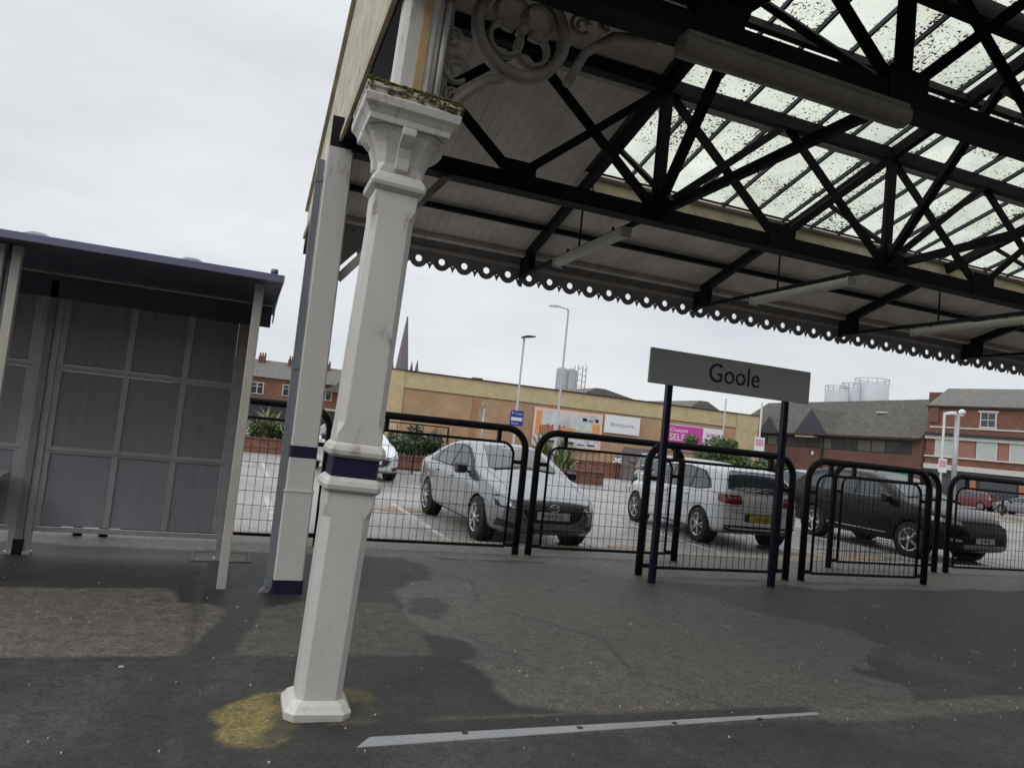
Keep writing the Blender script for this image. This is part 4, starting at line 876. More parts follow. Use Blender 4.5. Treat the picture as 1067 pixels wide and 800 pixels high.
# --- white hatchback
hatch = dict(L=4.05, W=1.75, r=.32, fa=1.28, ra=-1.28, tumble=.36,
    top=[(-2.025, .78), (-2.0, 1.0), (-1.93, 1.12), (-1.80, 1.30), (-1.68, 1.425), (-1.3, 1.45), (-.6, 1.465), (0, 1.455), (.35, 1.40), (.75, 1.22), (1.05, 1.03), (1.4, .97), (1.8, .86), (1.96, .72), (2.025, .6)],
    bot=[(-2.025, .36), (-1.9, .27), (-1.5, .2), (1.6, .18), (1.9, .2), (2.025, .28)], belt=[(-2.025, .93), (-1.2, .95), (0, .93), (.9, .90), (1.4, .86), (2.025, .62)],
    plan=[(-2.025, .80), (-1.95, .90), (-1.8, .95), (-1.3, .985), (0, 1), (1.2, .99), (1.7, .93), (1.9, .82), (2.025, .6)],
    dlo=[(-1.55, 1.02), (-1.45, 1.16), (-1.2, 1.32), (-.6, 1.385), (0, 1.38), (.35, 1.32), (.75, 1.13), (.98, .965), (.8, .94), (-1.2, .97)],
    side=[[(-.85, .98), (-.85, 1.345), (-.5, 1.355), (-.16, 1.355), (-.16, .97)], [(-.08, .968), (-.08, 1.352), (.3, 1.30), (.62, 1.14), (.86, .965)], [(-1.45, 1.03), (-1.38, 1.14), (-1.15, 1.29), (-.92, 1.335), (-.92, .985), (-1.2, .99)]],
    seams=[seam([(-.12, .26), (-.12, .96)]), seam([(.98, .28), (.96, .6), (.9, .93)]), seam([(-.98, .40), (-.88, .6), (-.92, .98)])],
    handles=[(.0, .84), (-.8, .86)], sill=[(-.85, .19), (.85, .19), (.85, .25), (-.85, .25)],
    ws=[(-.58, 1.05), (.58, 1.05), (.62, 1.08), (.50, 1.37), (0, 1.40), (-.50, 1.37), (-.62, 1.08)], rw=[(-.69, 1.04), (-.3, 1.01), (.3, 1.01), (.69, 1.04), (.64, 1.20), (.55, 1.35), (-.55, 1.35), (-.64, 1.20)], mirror=(.80, .97), spokes=5,
    extra=[('spoiler_shadow', [(-.52, 1.35), (.52, 1.35), (.52, 1.372), (-.52, 1.372)], 'B', car_black, .008),
           ('tail_lamp', [(.80, .96), (.45, .95), (.42, .80), (.55, .78), (.78, .80)], 'B', lamp_red, .006), ('tail_lamp', [(-.80, .96), (-.45, .95), (-.42, .80), (-.55, .78), (-.78, .80)], 'B', lamp_red, .006),
           ('tail_lamp', [(-1.99, .79), (-1.82, .84), (-1.80, .95), (-1.97, .96)], 'L', lamp_red, .006), ('tail_lamp', [(-1.99, .80), (-1.75, .86), (-1.74, .95), (-1.97, .96)], 'R', lamp_red, .006),
           ('rear_diffuser', [(-.74, .42), (.74, .42), (.70, .29), (-.70, .29)], 'B', car_black, .005), ('plate_recess', [(-.36, .63), (.36, .63), (.36, .49), (-.36, .49)], 'B', car_black, .003), ('bumper_crease', [(-.78, .70), (.78, .70), (.78, .693), (-.78, .693)], 'B', car_black, .004), ('tailgate_seam', [(-.62, .64), (.62, .64), (.62, .652), (-.62, .652)], 'B', car_black, .004),
           ('grille', [(-.5, .66), (.5, .66), (.45, .58), (-.45, .58)], 'F', car_black, .005), ('lower_intake', [(-.5, .42), (.5, .42), (.5, .3), (-.5, .3)], 'F', car_black, .005),
           ('headlamp', [(.52, .60), (.80, .62), (.80, .72), (.52, .68)], 'F', lamp_clear, .006), ('headlamp', [(-.52, .60), (-.80, .62), (-.80, .72), (-.52, .68)], 'F', lamp_clear, .006)])
c2 = make_car(hatch, 'parked_car', 'white hatchback seen from behind, parked right of the silver saloon', 'car', None, p_white)
c2.location = (9.12, 12.75, CARZ); c2.rotation_euler = (0, 0, R(86.5))
text_plate(c2, 'YX67 KJE', -2.02, .56, False, plate_y)
b = B(); b.bar((-2.0, -.35, 1.06), (-2.02, .05, 1.075), .02, .025); b.done('rear_wiper', car_black, c2)
# --- black crossover
suv = dict(L=4.6, W=1.84, r=.35, fa=1.36, ra=-1.24, tumble=.34,
    top=[(-2.3, .82), (-2.24, 1.05), (-2.1, 1.22), (-1.85, 1.42), (-1.6, 1.56), (-1.2, 1.63), (-.5, 1.655), (0, 1.64), (.35, 1.57), (.75, 1.37), (1.1, 1.15), (1.5, 1.08), (1.95, .99), (2.15, .9), (2.25, .78), (2.3, .66)],
    bot=[(-2.3, .40), (-2.1, .30), (-1.5, .25), (1.6, .23), (2.1, .24), (2.3, .32)], belt=[(-2.3, 1.05), (-1.2, 1.08), (0, 1.05), (.9, 1.01), (1.4, .96), (2.3, .74)],
    plan=[(-2.3, .80), (-2.2, .90), (-2.0, .95), (-1.3, .985), (0, 1), (1.4, .99), (1.95, .94), (2.15, .86), (2.25, .77), (2.3, .68)],
    dlo=[(-1.75, 1.2), (-1.6, 1.38), (-1.2, 1.50), (-.6, 1.55), (0, 1.545), (.35, 1.48), (.75, 1.27), (1.0, 1.09), (.85, 1.06), (-1.2, 1.10)],
    side=[[(-1.0, 1.12), (-1.0, 1.50), (-.5, 1.525), (-.12, 1.525), (-.12, 1.09)], [(-.04, 1.088), (-.04, 1.52), (.3, 1.46), (.62, 1.28), (.86, 1.09)], [(-1.62, 1.2), (-1.5, 1.36), (-1.1, 1.48), (-1.1, 1.13), (-1.4, 1.14)]],
    seams=[seam([(-.08, .3), (-.08, 1.06)]), seam([(1.0, .3), (.98, .7), (.92, 1.04)])], handles=[(.05, .95), (-.82, .97)], sill=[(-.9, .25), (.92, .25), (.92, .36), (-.9, .36)],
    ws=[(-.62, 1.18), (.62, 1.18), (.65, 1.21), (.53, 1.55), (0, 1.59), (-.53, 1.55), (-.65, 1.21)], rw=[(-.6, 1.2), (.6, 1.2), (.5, 1.5), (-.5, 1.5)], mirror=(.84, 1.08), spokes=5, single=True,
    extra=[('grille', [(-.55, .80), (.55, .80), (.45, .55), (-.45, .55)], 'F', car_black, .006), ('headlamp', [(.55, .76), (.86, .80), (.84, .88), (.55, .84)], 'F', lamp_clear, .006), ('headlamp', [(-.55, .76), (-.86, .80), (-.84, .88), (-.55, .84)], 'F', lamp_clear, .006),
           ('fog_lamp', [(-.62, .46), (-.8, .46), (-.8, .52), (-.62, .5)], 'F', lamp_clear, .006), ('fog_lamp', [(.62, .46), (.8, .46), (.8, .52), (.62, .5)], 'F', lamp_clear, .006),
           ('bumper_trim', [(-.6, .42), (.6, .42), (.56, .34), (-.56, .34)], 'F', chrome, .006), ('sill_brightwork', [(-.8, .39), (.8, .39), (.8, .41), (-.8, .41)], 'R', chrome, .006),
           ('tail_lamp', [(.55, 1.0), (.8, 1.0), (.8, 1.12), (.55, 1.1)], 'B', lamp_red, .006), ('tail_lamp', [(-.55, 1.0), (-.8, 1.0), (-.8, 1.12), (-.55, 1.1)], 'B', lamp_red, .006)])
c3 = make_car(suv, 'parked_car', 'black crossover car with silver roof rails parked behind the right-hand barriers', 'car', None, p_black)
c3.location = (13.75, 12.35, CARZ); c3.rotation_euler = (0, 0, R(-89))
for s in (1, -1):
    b = B(); b.tube([(-1.5, s*.58, 1.62), (-1.4, s*.585, 1.675), (-.5, s*.60, 1.705), (.1, s*.59, 1.68), (.2, s*.585, 1.63)], .017, 8); b.done('roof_rail', chrome, c3)
text_plate(c3, 'FJ19 OVT', 2.30, .50, True, plate_w)
# --- other cars
c4 = make_car(saloon, 'parked_car', 'white car mostly hidden behind the thick column, only its nose showing', 'car', None, p_white, low=True)
c4.location = (3.15, 21.4, gz(3, 20)+.01); c4.rotation_euler = (0, 0, R(-84)); text_plate(c4, 'YS15 DKN', 2.285, .50, True, plate_w)
for spec_, paint_, loc, rz_, lab in (
    (hatch, p_silver, (12.6, 18.6), 88, 'silver car in the second row, roof showing above the white hatchback'),
    (saloon, p_silver, (17.3, 18.6), 92, 'silver car in the second row between the white hatchback and black crossover'),
    (hatch, p_green, (15.3, 24.4), 60, 'dark green car in the back row beside the grey-brown hoarding'),
    (hatch, p_white, (33.0, 56), 5, 'small white car far off beyond the brick planter below the retail wall'),
    (hatch, p_red, (56.6, 42.8), 100, 'dull red hatchback parked by the shops across the street'),
    (saloon, p_silver, (57.3, 38.6), 100, 'silver car parked by the shops beside the red hatchback'),
    (saloon, p_black, (58.4, 33.6), 100, 'black car parked at the far right in front of the shops'),
    (suv, p_white, (24.4, 14.5), 200, 'white car cut off by the right edge of the photo')):
    c = make_car(spec_, 'parked_car', lab, 'car', None, paint_, low=True); c.location = (*loc, gz(*loc)+.008); c.rotation_euler = (0, 0, R(rz_))
# ------------------------------------------------------------------ lamps and posts
lp = empty('street_lamp', (11.4, 30, gz(11, 30)), 'slim grey lamp post with a small black flat LED head and a blue parking sign', 'street lamp')
b = B(); b.tube([(0, 0, 0), (0, 0, 1.2), (0, 0, 1.21), (.0, 0, 5.95)], [.085, .08, .055, .04], 10); b.done('pole', galv, lp)
b = B(); b.prism([(-.1, 0), (.5, .12), (.5, .17), (.1, .15), (-.1, .08)], -.14, .14, lambda u, v, t: (u, t, 5.95+v)); b.done('lamp_head', car_black, lp, bevel=.01)
ps = empty('parking_sign', (11.4, 29.9, gz(11, 30)), 'blue and white car park notice fixed to the slim lamp post', 'sign')
b = B(); b.box((-.32, -.03, 2.05), (.30, -.01, 2.72)); b.done('panel', blue_sign, ps); b = B(); b.box((-.27, -.036, 2.27), (.25, -.031, 2.42)); b.done('white_strip', white_sign, ps)
text('sign_letters', 'P', .16, (-.26, -.032, 2.54), (math.pi/2, 0, 0), white_sign, ps); text('sign_letters', 'Car park', .12, (-.12, -.032, 2.55), (math.pi/2, 0, 0), white_sign, ps, xs=.85)
text('sign_letters', 'Pay here', .11, (-.25, -.032, 2.12), (math.pi/2, 0, 0), white_sign, ps, xs=.9)
lp = empty('street_lamp', (14.75, 33, gz(15, 33)), 'tall slender lamp post with its arm reaching left, in front of the big poster', 'street lamp')
b = B(); b.tube([(0, 0, 0), (0, 0, 1.4), (0, 0, 1.41), (0, 0, 8.25)], [.10, .095, .065, .045], 10); b.tube([(0, 0, 8.1), (-.06, 0, 8.25), (-.5, 0, 8.3), (-.7, 0, 8.3)], .03, 8); b.done('pole', galv, lp)
b = B(); b.prism([(-.55, 0), (-1.0, -.03), (-1.05, .03), (-.7, .09), (-.5, .06)], -.1, .1, lambda u, v, t: (u, t, 8.27+v)); b.done('lamp_head', lens_w, lp, bevel=.01)
def sc_(v, Y, s): return v*s
lp = empty('street_lamp', (41.0, 32.1, -.4), 'thick pale lamp post before the red brick shops with white floodlights on top', 'street lamp')
b = B(); b.tube([(0, 0, -.3), (0, 0, 5.9)], [.16, .14], 10); b.done('pole', galv, lp)
b = B(); b.box((-.75, -.06, 5.85), (.45, .06, 5.93)); b.prism([(-.95, 0), (-.35, .1), (-.35, .25), (-.95, .12)], -.2, .2, lambda u, v, t: (u, t, 5.8+v)); b.lathe([(.05, 5.95), (.2, 6.0), (.2, 6.14), (.08, 6.25)], (.35, 0, 0), 'z', 12); b.done('floodlights', white_sign, lp)
for (x, y, h, lab, sg2) in ((39.9, 32.1, 5.7, 'thin white pole with a small pink notice just left of the thick lamp post', True), (33.6, 45, 6.1, 'thin grey pole standing in front of the retail wall behind the name board', False), (36.9, 45, 6.2, 'thin pole with pink and white notice near the retail corner', True)):
    b = B(); b.tube([(0, 0, -.3), (0, 0, h+.3)], .07 if sg2 else .05, 8); o = empty('sign_pole' if sg2 else 'thin_pole', (x, y, gz(x, y)), lab, 'pole'); b.done('pole', white_trim if sg2 else galv, o)
    if sg2:
        zc = 2.9 if y < 40 else 3.3; k_ = .75 if y < 40 else 1
        b = B(); b.box((-.45*k_, -.09, zc-.55*k_), (.45*k_, -.072, zc+.55*k_)); b.done('notice', white_sign, o)
        b = B(); b.box((-.38*k_, -.096, zc-.1), (.38*k_, -.091, zc+.42*k_)); b.done('notice_patch', pinkish, o)
o = empty('ornate_bracket_lamp', (8.9, 27, gz(9, 27)), 'small grey hoop-topped post standing left of the blue sign', 'post')
b = B(); b.tube([(0, 0, 0), (0, 0, 2.5)], .04, 8); b.tube([(.0, 0, 2.2), (.12, 0, 2.4), (.15, 0, 2.6), (.06, 0, 2.75), (-.08, 0, 2.7), (-.12, 0, 2.5), (0, 0, 2.35)], .018, 6); b.done('pole', galv, o)
# black pedestrian railing behind the white car
o = empty('guard_rail', (4.3, 22.9, gz(4, 22)), 'short black pedestrian railing in front of the shrub planter', 'railing')
b = B(); 
for z in (.15, 1.32, 1.6): b.bar((0, 0, z), (2.1, 0, z), .04, .04)
for k in range(11): b.bar((.21*k, 0, .15), (.21*k, 0, 1.6 if k % 2 == 0 else 1.32), .02, .02)
for x in (0, 1.05, 2.1): b.bar((x, 0, 0), (x, 0, 1.6), .05, .05)
b.done('bars', fence_black, o)
# ------------------------------------------------------------------ planters and plants
def planter(x0, x1, y, h, lab):
    g0 = gz((x0+x1)/2, y); o = empty('brick_planter', ((x0+x1)/2, y, g0), lab, 'planter'); w = (x1-x0)/2
    b = B(); b.box((-w, -.12, -.2), (w, .12, h-.06)); b.box((-w, 1.9, -.2), (w, 2.1, h-.06)); b.box((-w, .1205, -.2), (-w+.2, 1.8995, h-.06)); b.box((w-.2, .1205, -.2), (w, 1.8995, h-.06)); b.done('wall', soil_brick, o)
    b = B(); b.box((-w-.03, -.15, h-.06), (w+.03, .15, h)); b.done('coping', red_brick2, o)
    b = B(); b.box((-w+.2, .12, 0), (w-.2, 1.9, h-.15)); b.done('soil', M('soil', (.05, .035, .02), .95), o)
planter(-1.5, 3.0, 28, .55, 'low red brick planter seen between the shelter and the square post'); planter(4.4, 10.2, 25, .5, 'low red brick planter behind the silver saloon roof'); planter(15.2, 22, 35.5, .85, 'low red brick planter behind the barriers below the retail wall'); planter(24.5, 32, 35, .7, 'low red brick planter under the long green hedge')
def blades(name, x, y, z, n, L, m, lab, spread=1.):
    b = B()
    for i in range(n):
        a = random.random()*6.283; tilt = random.uniform(.1, 1.0)*spread; l = L*random.uniform(.5, .95); w = random.uniform(.03, .055); bx, by = random.gauss(0, .12), random.gauss(0, .12)
        prev = None; sd_ = Vector((-math.sin(a), math.cos(a), 0))
        for k in range(6):
            t = k/5; ang = tilt*(.5+.9*t*t); p = Vector((bx+math.cos(a)*l*t*math.sin(ang), by+math.sin(a)*l*t*math.sin(ang), l*t*math.cos(ang))); ww = w*(1-t**2.5)+.002
            cur = (b.bm.verts.new(p-sd_*ww), b.bm.verts.new(p+sd_*ww))
            if prev: b.bm.faces.new((prev[0], prev[1], cur[1], cur[0]))
            prev = cur
    o = b.done(name, m, loc=(x, y, z)); return tag(o, lab, 'plant')
def shrub(name, x, y, z, rx, ry, h, n, mats, lab, ls=.07):
    b = B(); cl = [(Vector((random.uniform(-.8, .8)*rx, random.uniform(-.8, .8)*ry, random.uniform(.25, .85)*h)), random.uniform(.2, .38)*min(h, rx)) for _ in range(int(6+rx*5))]
    for i in range(n):
        c, r = random.choice(cl); d = Vector((random.gauss(0, 1), random.gauss(0, 1), random.gauss(0, 1))).normalized(); p = c+d*r*random.uniform(.5, 1.15)
        if p.z < 0: p.z = abs(p.z)
        u = Vector((random.gauss(0, 1), random.gauss(0, 1), random.gauss(0, .6))).normalized(); v = u.cross(d+Vector((0, 0, .01))).normalized(); s = ls*random.uniform(.6, 1.4)
        f = b.face([p-u*s, p+v*s*.45, p+u*s, p-v*s*.45], random.choice((0, 0, 1)))
    for c, r in cl: b.tube([(c.x*.2, c.y*.2, 0), (c.x*.6, c.y*.6, c.z*.6), tuple(c)], [.02, .014, .006], 5, mi=2)
    o = b.done(name, mats+[wood_grey], loc=(x, y, z), normals=False); return tag(o, lab, 'shrub')
blades('phormium_plant', 1.0, 28.9, .25, 110, 1.7, leaf_ph, 'spiky variegated plant in the planter left of the square post'); blades('phormium_plant', 2.4, 29.1, .25, 80, 1.3, leaf_br, 'bronze spiky plant in the planter immediately left of the column')
shrub('low_shrub', .6, 28.9, .3, 1.6, .6, .75, 1800, [leaf_dk, leaf_md], 'low green shrub under the spiky plants left of the square post')
shrub('low_shrub', 6.0, 26.0, .25, 1.15, .7, 1.2, 3600, [leaf_dk, leaf_md], 'rounded dark green shrub in the planter left of the silver saloon')
blades('phormium_plant', 12.2, 26.4, gz(12, 26)+.1, 110, 1.6, leaf_ph, 'green spiky plant rising behind the silver saloon roof'); blades('phormium_plant', 16.8, 36.4, .1, 170, 2.1, leaf_br, 'large bronze spiky plant below the big poster', 1.2); blades('phormium_plant', 15.6, 36.6, .1, 120, 2.4, leaf_ph, 'tall green spiky plant just left of the big poster')
planter(10.8, 13.6, 25.6, .5, 'small red brick planter behind the silver saloon bonnet')
shrub('hedge', 26.2, 36.1, .1, 1.6, .7, 2.5, 4200, [leaf_md, leaf_dk], 'tallest clump of hedge in front of the pink self storage poster', .11)
shrub('hedge', 29.3, 36.0, .1, 3.0, .7, 1.5, 5200, [leaf_md, leaf_dk], 'long low green hedge behind the name board between its posts', .11)
shrub('low_shrub', 35.5, 33, -.2, 1.6, 1.0, 1.3, 2400, [leaf_md, leaf_dk], 'green shrub beside the green hoarding at the retail corner', .12)
b = B(); x = 0
while x < 2.6: b.box((x, 0, -.2), (x+.14, .03, 1.78)); x += .15
o = empty('timber_hoarding', (19.7, 35.0, gz(20, 35)), 'grey-brown upright timber hoarding between planter and white hatchback', 'hoarding'); b.done('boards', wood_grey, o); b = B()
for z in (.3, 1.5): b.box((0, .031, z), (2.6, .08, z+.1))
b.done('rails', wood_grey, o)
o = empty('green_hoarding', (36.6, 34, -.3), 'bright green hoarding panel behind the parked cars near the retail corner', 'hoarding'); b = B(); b.box((0, 0, 0), (3.2, .05, 1.9)); b.done('panel', green_banner, o); b = B()
for x in (0.1, 3.0): b.box((x, .051, -.2), (x+.1, .12, 1.95))
b.done('stand', galv, o)
# ------------------------------------------------------------------ retail building
rb = empty('retail_building', (35, 70, -.7), 'long low orange-buff brick retail building with a yellow brick top band', 'building')
def RB(b, n, m, **k): o = b.done(n, m, rb, **k); o.location = (-35, -70, .7); return o
b = B(); b.box((14.6, 70, -.8), (53.9, 95, 4.85)); RB(b, 'wall', yel_brick)
b = B(); b.box((14.6, 69.93, 4.851), (53.9, 95, 6.45)); RB(b, 'top_band', buff)
for x0, x1 in ((12.9, 14.59), (53.91, 57.0)):
    b = B(); b.box((x0, 69.85, -.8), (x1, 95, 6.47)); RB(b, 'corner_pilaster', buff)
b = B(); b.box((12.8, 69.75, 6.50), (57.1, 95, 6.57)); b.box((14.6, 69.91, 4.81), (53.9, 69.929, 4.85)); RB(b, 'coping', dark_trim)
for x in (21.8, 30.4, 44.6):
    b = B(); b.box((x, 69.88, -.8), (x+.5, 69.925, 4.79)); RB(b, 'brick_pier', red_brick if False else M('brown_brick_pier', (.36, .18, .08), .85))
b = B(); b.box((23.2, 75, 6.63), (24.2, 76, 7.1)); b.box((27.3, 76, 6.63), (27.9, 76.6, 6.95)); RB(b, 'roof_vent', slate)
for x0, xp, x1, zp, lab in ((37, 39.5, 46, 7.95, 0), (52.3, 54.3, 57, 8.1, 0)):
    b = B(); b.prism([(x0, 6.63), (xp, zp), (xp+1.2, zp), (x1+1.5, 6.63)], 78, 92, lambda u, v, t: (u, t, v)); RB(b, 'roof', slate)
def poster(name, x0, x1, z0, z1, lab, frame):
    o = empty(name, ((x0+x1)/2, 69.9, z0), lab, 'billboard'); w = (x1-x0)/2; h = z1-z0
    b = B(); b.box((-w, -.12, 0), (w, -.02, h)); b.done('panel', frame, o); return o, w, h
o, w, h = poster('big_poster', 28.5, 36.5, .45, 4.5, 'large orange landscape poster with a pale pink frame on the retail wall', poster_pink)
def q(o, a, b0, c, d, m, n='poster_area', y=-.125):
    b = B(); b.box((a, y-.006, b0), (c, y, d)); return b.done(n, m, o)
q(o, -w+.25, 1.15, w-.25, h-.25, poster_m[1]); q(o, -w+.25, 1.3, -w+.9, h-.3, poster_m[0], y=-.132); q(o, w-1.2, 1.2, w-.3, 2.9, poster_m[0], y=-.132)
random.seed(5)
for i in range(14): 
    a = -w+.7+i*.27; q(o, a, 1.2, a+.24, 1.9+random.uniform(-.1, .55), poster_m[2], y=-.138-.0006*i)
q(o, -.8, 1.2, .9, 2.2, poster_m[0], y=-.15); q(o, 1.0, 1.2, 2.9, 2.2, poster_m[3], y=-.15)
q(o, -w+.3, .35, w-.3, 1.1, M('poster_pale_strip', (.55, .56, .62), .6, var=.4, scale=1), y=-.133)
for a, c in ((1.6, 2.1), (3.1, 3.5)): q(o, a, 3.1, c, 3.45, black_txt, 'poster_words', y=-.14)
text('poster_words', 'coast', .45, (2.15, -.142, 3.1), (math.pi/2, 0, 0), black_txt, o, xs=.7)
for a in (-2.2, -.1, 1.2, 2.4): q(o, a, .5, a+.9, .62+random.random()*.3, black_txt, 'poster_words', y=-.142)
o, w, h = poster('white_shop_sign', 36.75, 41.1, 2.65, 4.6, 'plain white rectangular shop sign beside the big orange poster', white_sign)
text('sign_letters', 'Boutiquerie', .62, (0, -.125, .75), (math.pi/2, 0, 0), M('grey_letters', (.2, .22, .28), .6), o, align='CENTER')
o, w, h = poster('self_storage_poster', 44.7, 52.2, 1.5, 4.4, 'magenta and white self storage poster on the right part of the retail wall', white_sign)
q(o, -w+.05, .05, .9, h-.08, magenta, y=-.124); text('poster_words', 'Cheapest', .62, (-w+.3, -.135, 2.1), (math.pi/2, 0, 0), white_sign, o); text('poster_words', 'SELF', 1.05, (-w+.25, -.135, 1.15), (math.pi/2, 0, 0), white_sign, o)
text('poster_words', 'STORAGE', .75, (-w+.25, -.135, .35), (math.pi/2, 0, 0), white_sign, o, xs=.85)
text('poster_words', 'Storage', .62, (1.3, -.125, 2.0), (math.pi/2, 0, 0), magenta, o); text('poster_words', 'in Goole', .72, (1.2, -.125, 1.2), (math.pi/2, 0, 0), magenta, o, xs=.8); text('poster_words', 'call now', .62, (1.3, -.125, .5), (math.pi/2, 0, 0), magenta, o)
# ------------------------------------------------------------------ dark-roofed building along the street (runs along Y, facing -X)
mb_ = empty('brick_office_row', (63, 62, -.7), 'low red-brown brick building with a big dark slate roof and two gables', 'building')
rot = math.atan2(66-63.4, 79-53)      # lean of the facade
def MBp(b, n, m, par=None): return b.done(n, m, par or mb_)
# local frame: u along facade from left (far) to right (near), w outwards depth ; origin left end (far)
def frame(P0, P1, root):
    P0, P1 = Vector((*P0, 0)), Vector((*P1, 0)); d = (P1-P0).normalized(); nrm = Vector((d.y, -d.x, 0))
    if nrm.dot(-P0) < 0: nrm = -nrm
    rl = Vector(root.location)
    return (lambda u, dep, z: tuple(P0+d*u-nrm*dep+Vector((0, 0, z))-rl)), (P1-P0).length
fn, LN = frame((67, 88), (63.3, 53.2), mb_)
def fb(b, fn, u0, u1, d0, d1, z0, z1):
    b.prism([(u0, z0), (u1, z0), (u1, z1), (u0, z1)], d0, d1, lambda u, v, t: fn(u, t, v))
b = B(); fb(b, fn, 0, LN, 0, 12, -1.2, 5.2); MBp(b, 'wall', red_brick2)
b = B(); b.prism([(-.6, 5.15), (6, 9.9), (12.6, 5.15)], -.3, LN+.1, lambda u, v, t: fn(t, u, v)); MBp(b, 'roof', slate_dk)
for (uc, hw, zp, dz) in ((LN-16.0, 3.2, 8.2, 0), (LN-24.5, 2.4, 7.3, 0)):
    b = B(); b.prism([(uc-hw, 5.16), (uc, zp), (uc+hw, 5.16)], -.9, 5, lambda u, v, t: fn(u, t, v)); MBp(b, 'gable_roof', slate_dk)
    b = B(); b.prism([(uc-hw+.25, 5.05), (uc, zp-.25), (uc+hw-.25, 5.05)], -.93, -.905, lambda u, v, t: fn(u, t, v)); MBp(b, 'gable_face', M('dark_gable', (.05, .045, .06), .7))
b = B(); fb(b, fn, -.2, LN, -.75, -.55, 5.0, 5.2); MBp(b, 'gutter', dark_trim)
b = B(); fb(b, fn, LN-19, LN-15.5, -.8, -.2, 4.75, 4.95); MBp(b, 'porch_lintel', cream2)
b = B(); fb(b, fn, .5, LN-1.2, -.02, -.001, 3.5, 4.9); MBp(b, 'window_band', dark_trim)
u = 1
while u < LN-2.5:
    b = B(); fb(b, fn, u, u+1.9, -.05, -.021, 3.6, 4.75); w_ = MBp(b, 'window', win_glass if random.random() < .75 else M('dim_window', (.10, .095, .085), .3)); u += 2.1
b = B(); fb(b, fn, LN-14.8, LN-14.5, -.2, -.03, -.5, 5.0); MBp(b, 'drainpipe', dark_trim)
b = B(); fb(b, fn, LN-16.4, LN-16.1, -.2, -.06, 2.7, 3.1); MBp(b, 'wall_lamp', white_sign)
b = B(); fb(b, fn, LN-10.3, LN-8.8, 3.3, 3.9, 8.1, 8.3); MBp(b, 'roof_light', white_trim)
# ------------------------------------------------------------------ red brick shops
sb = empty('brick_shop_building', (65, 49, -.7), 'three-storey red brick shop building with slate roof and white sash windows at the right', 'building')
fn2, L2 = frame((63.6, 53.0), (70.5, 29.0), sb)
b = B(); fb(b, fn2, 0, L2, 0, 11, 2.85, 8.55); b.done('wall', red_brick, sb)
b = B(); b.prism([(-.4, 8.5), (4.2, 10.75), (7, 10.75), (11.4, 8.5)], 0, L2+.3, lambda u, v, t: fn2(t, u, v) if True else 0)
rf = b.done('roof', slate, sb)
b = B(); fb(b, fn2, -1.3, -.02, 3, 4.2, 7.0, 10.2); b.done('chimney', red_brick2, rf)
b = B(); fb(b, fn2, 0, L2, -.35, -.01, 8.38, 8.56); b.done('gutter', dark_trim, sb)
b = B(); fb(b, fn2, 0.3, 1.1, -.25, -.01, 6.9, 8.37); b.done('pilaster', red_brick2, sb)
b = B(); fb(b, fn2, .3, L2, -.10, -.001, 6.38, 6.52); b.done('string_course', white_trim, sb)
b = B(); fb(b, fn2, 0, L2, -.5, -.001, 5.62, 5.88); b.done('cornice', dark_trim, sb)
b = B(); fb(b, fn2, 0, L2, -.30, -.001, 5.28, 5.60); b.done('fascia_band', white_trim, sb)
b = B(); fb(b, fn2, 0, L2, -.22, -.001, 3.52, 3.66); b.done('sill_band', white_trim, sb)
b = B(); fb(b, fn2, 9.3, L2, -.08, -.001, 3.665, 5.275); b.done('infill', tan_render, sb)
for u in (.9, 4.55, 7.25):
    b = B(); fb(b, fn2, u, u+1.75, -.12, -.002, 3.665, 5.275); w_ = b.done('window', white_trim, sb); b = B(); fb(b, fn2, u+.17, u+1.58, -.135, -.121, 3.8, 5.2); b.done('pane', blind, w_); b = B(); fb(b, fn2, u+.17, u+1.58, -.145, -.136, 4.45, 4.5); b.done('glazing_bar', white_trim, w_)
for u in (2.75, 6.35+0):
    b = B(); fb(b, fn2, u, u+1.7 if u < 3 else u+.85, -.06, -.002, 3.665, 5.275); b.done('panel', pink_panel, sb)
for u in (4.7, 11.4, 17.5):
    b = B(); fb(b, fn2, u-.1, u+1.5, -.12, -.002, 6.53, 6.62); fb(b, fn2, u-.15, u+1.55, -.16, -.002, 8.02, 8.2); fb(b, fn2, u, u+1.4, -.10, -.002, 6.625, 8.015); w_ = b.done('window', white_trim, sb)
    for a in (0, 1):
        for c_ in (0, 1): b = B(); fb(b, fn2, u+.12+.6*a, u+.66+.6*a, -.115, -.101, 6.72+.66*c_, 7.30+.66*c_); b.done('pane', win_glass, w_)
b = B(); fb(b, fn2, 0, L2, 0, 11, -1.2, 2.0); b.done('shopfront', shop_dark, sb)
b = B(); fb(b, fn2, 0, L2, -.25, 11, 2.35, 2.84); b.done('shop_fascia', white_trim, sb); b = B(); fb(b, fn2, 0, L2, -.1, 11, 2.001, 2.349); b.done('shop_beam', shop_dark, sb)
for u in (0, 4.0, 8.2, 12.5, 17): b = B(); fb(b, fn2, u, u+.7, -.2, -.001, -1.2, 2.0); b.done('shop_pier', M('worn_orange_pier', (.36, .15, .08), .8), sb)
b = B(); fb(b, fn2, 10.3, 12.0, -.2, -.002, -.2, 2.2); w_ = b.done('blue_window_poster', M('deep_blue_poster', (.03, .03, .25), .5), sb)
for z in (.2, .7, 1.2): b = B(); fb(b, fn2, 10.5, 11.8, -.21, -.201, z, z+.18); b.done('poster_line', white_sign, w_)
b = B(); fb(b, fn2, 1.5, 3.8, -.08, -.002, -.8, 1.6); b.done('shop_window', win_glass, sb); b = B(); fb(b, fn2, 5.0, 8.0, -.08, -.002, -.4, 1.6); b.done('shop_window', win_glass, sb)
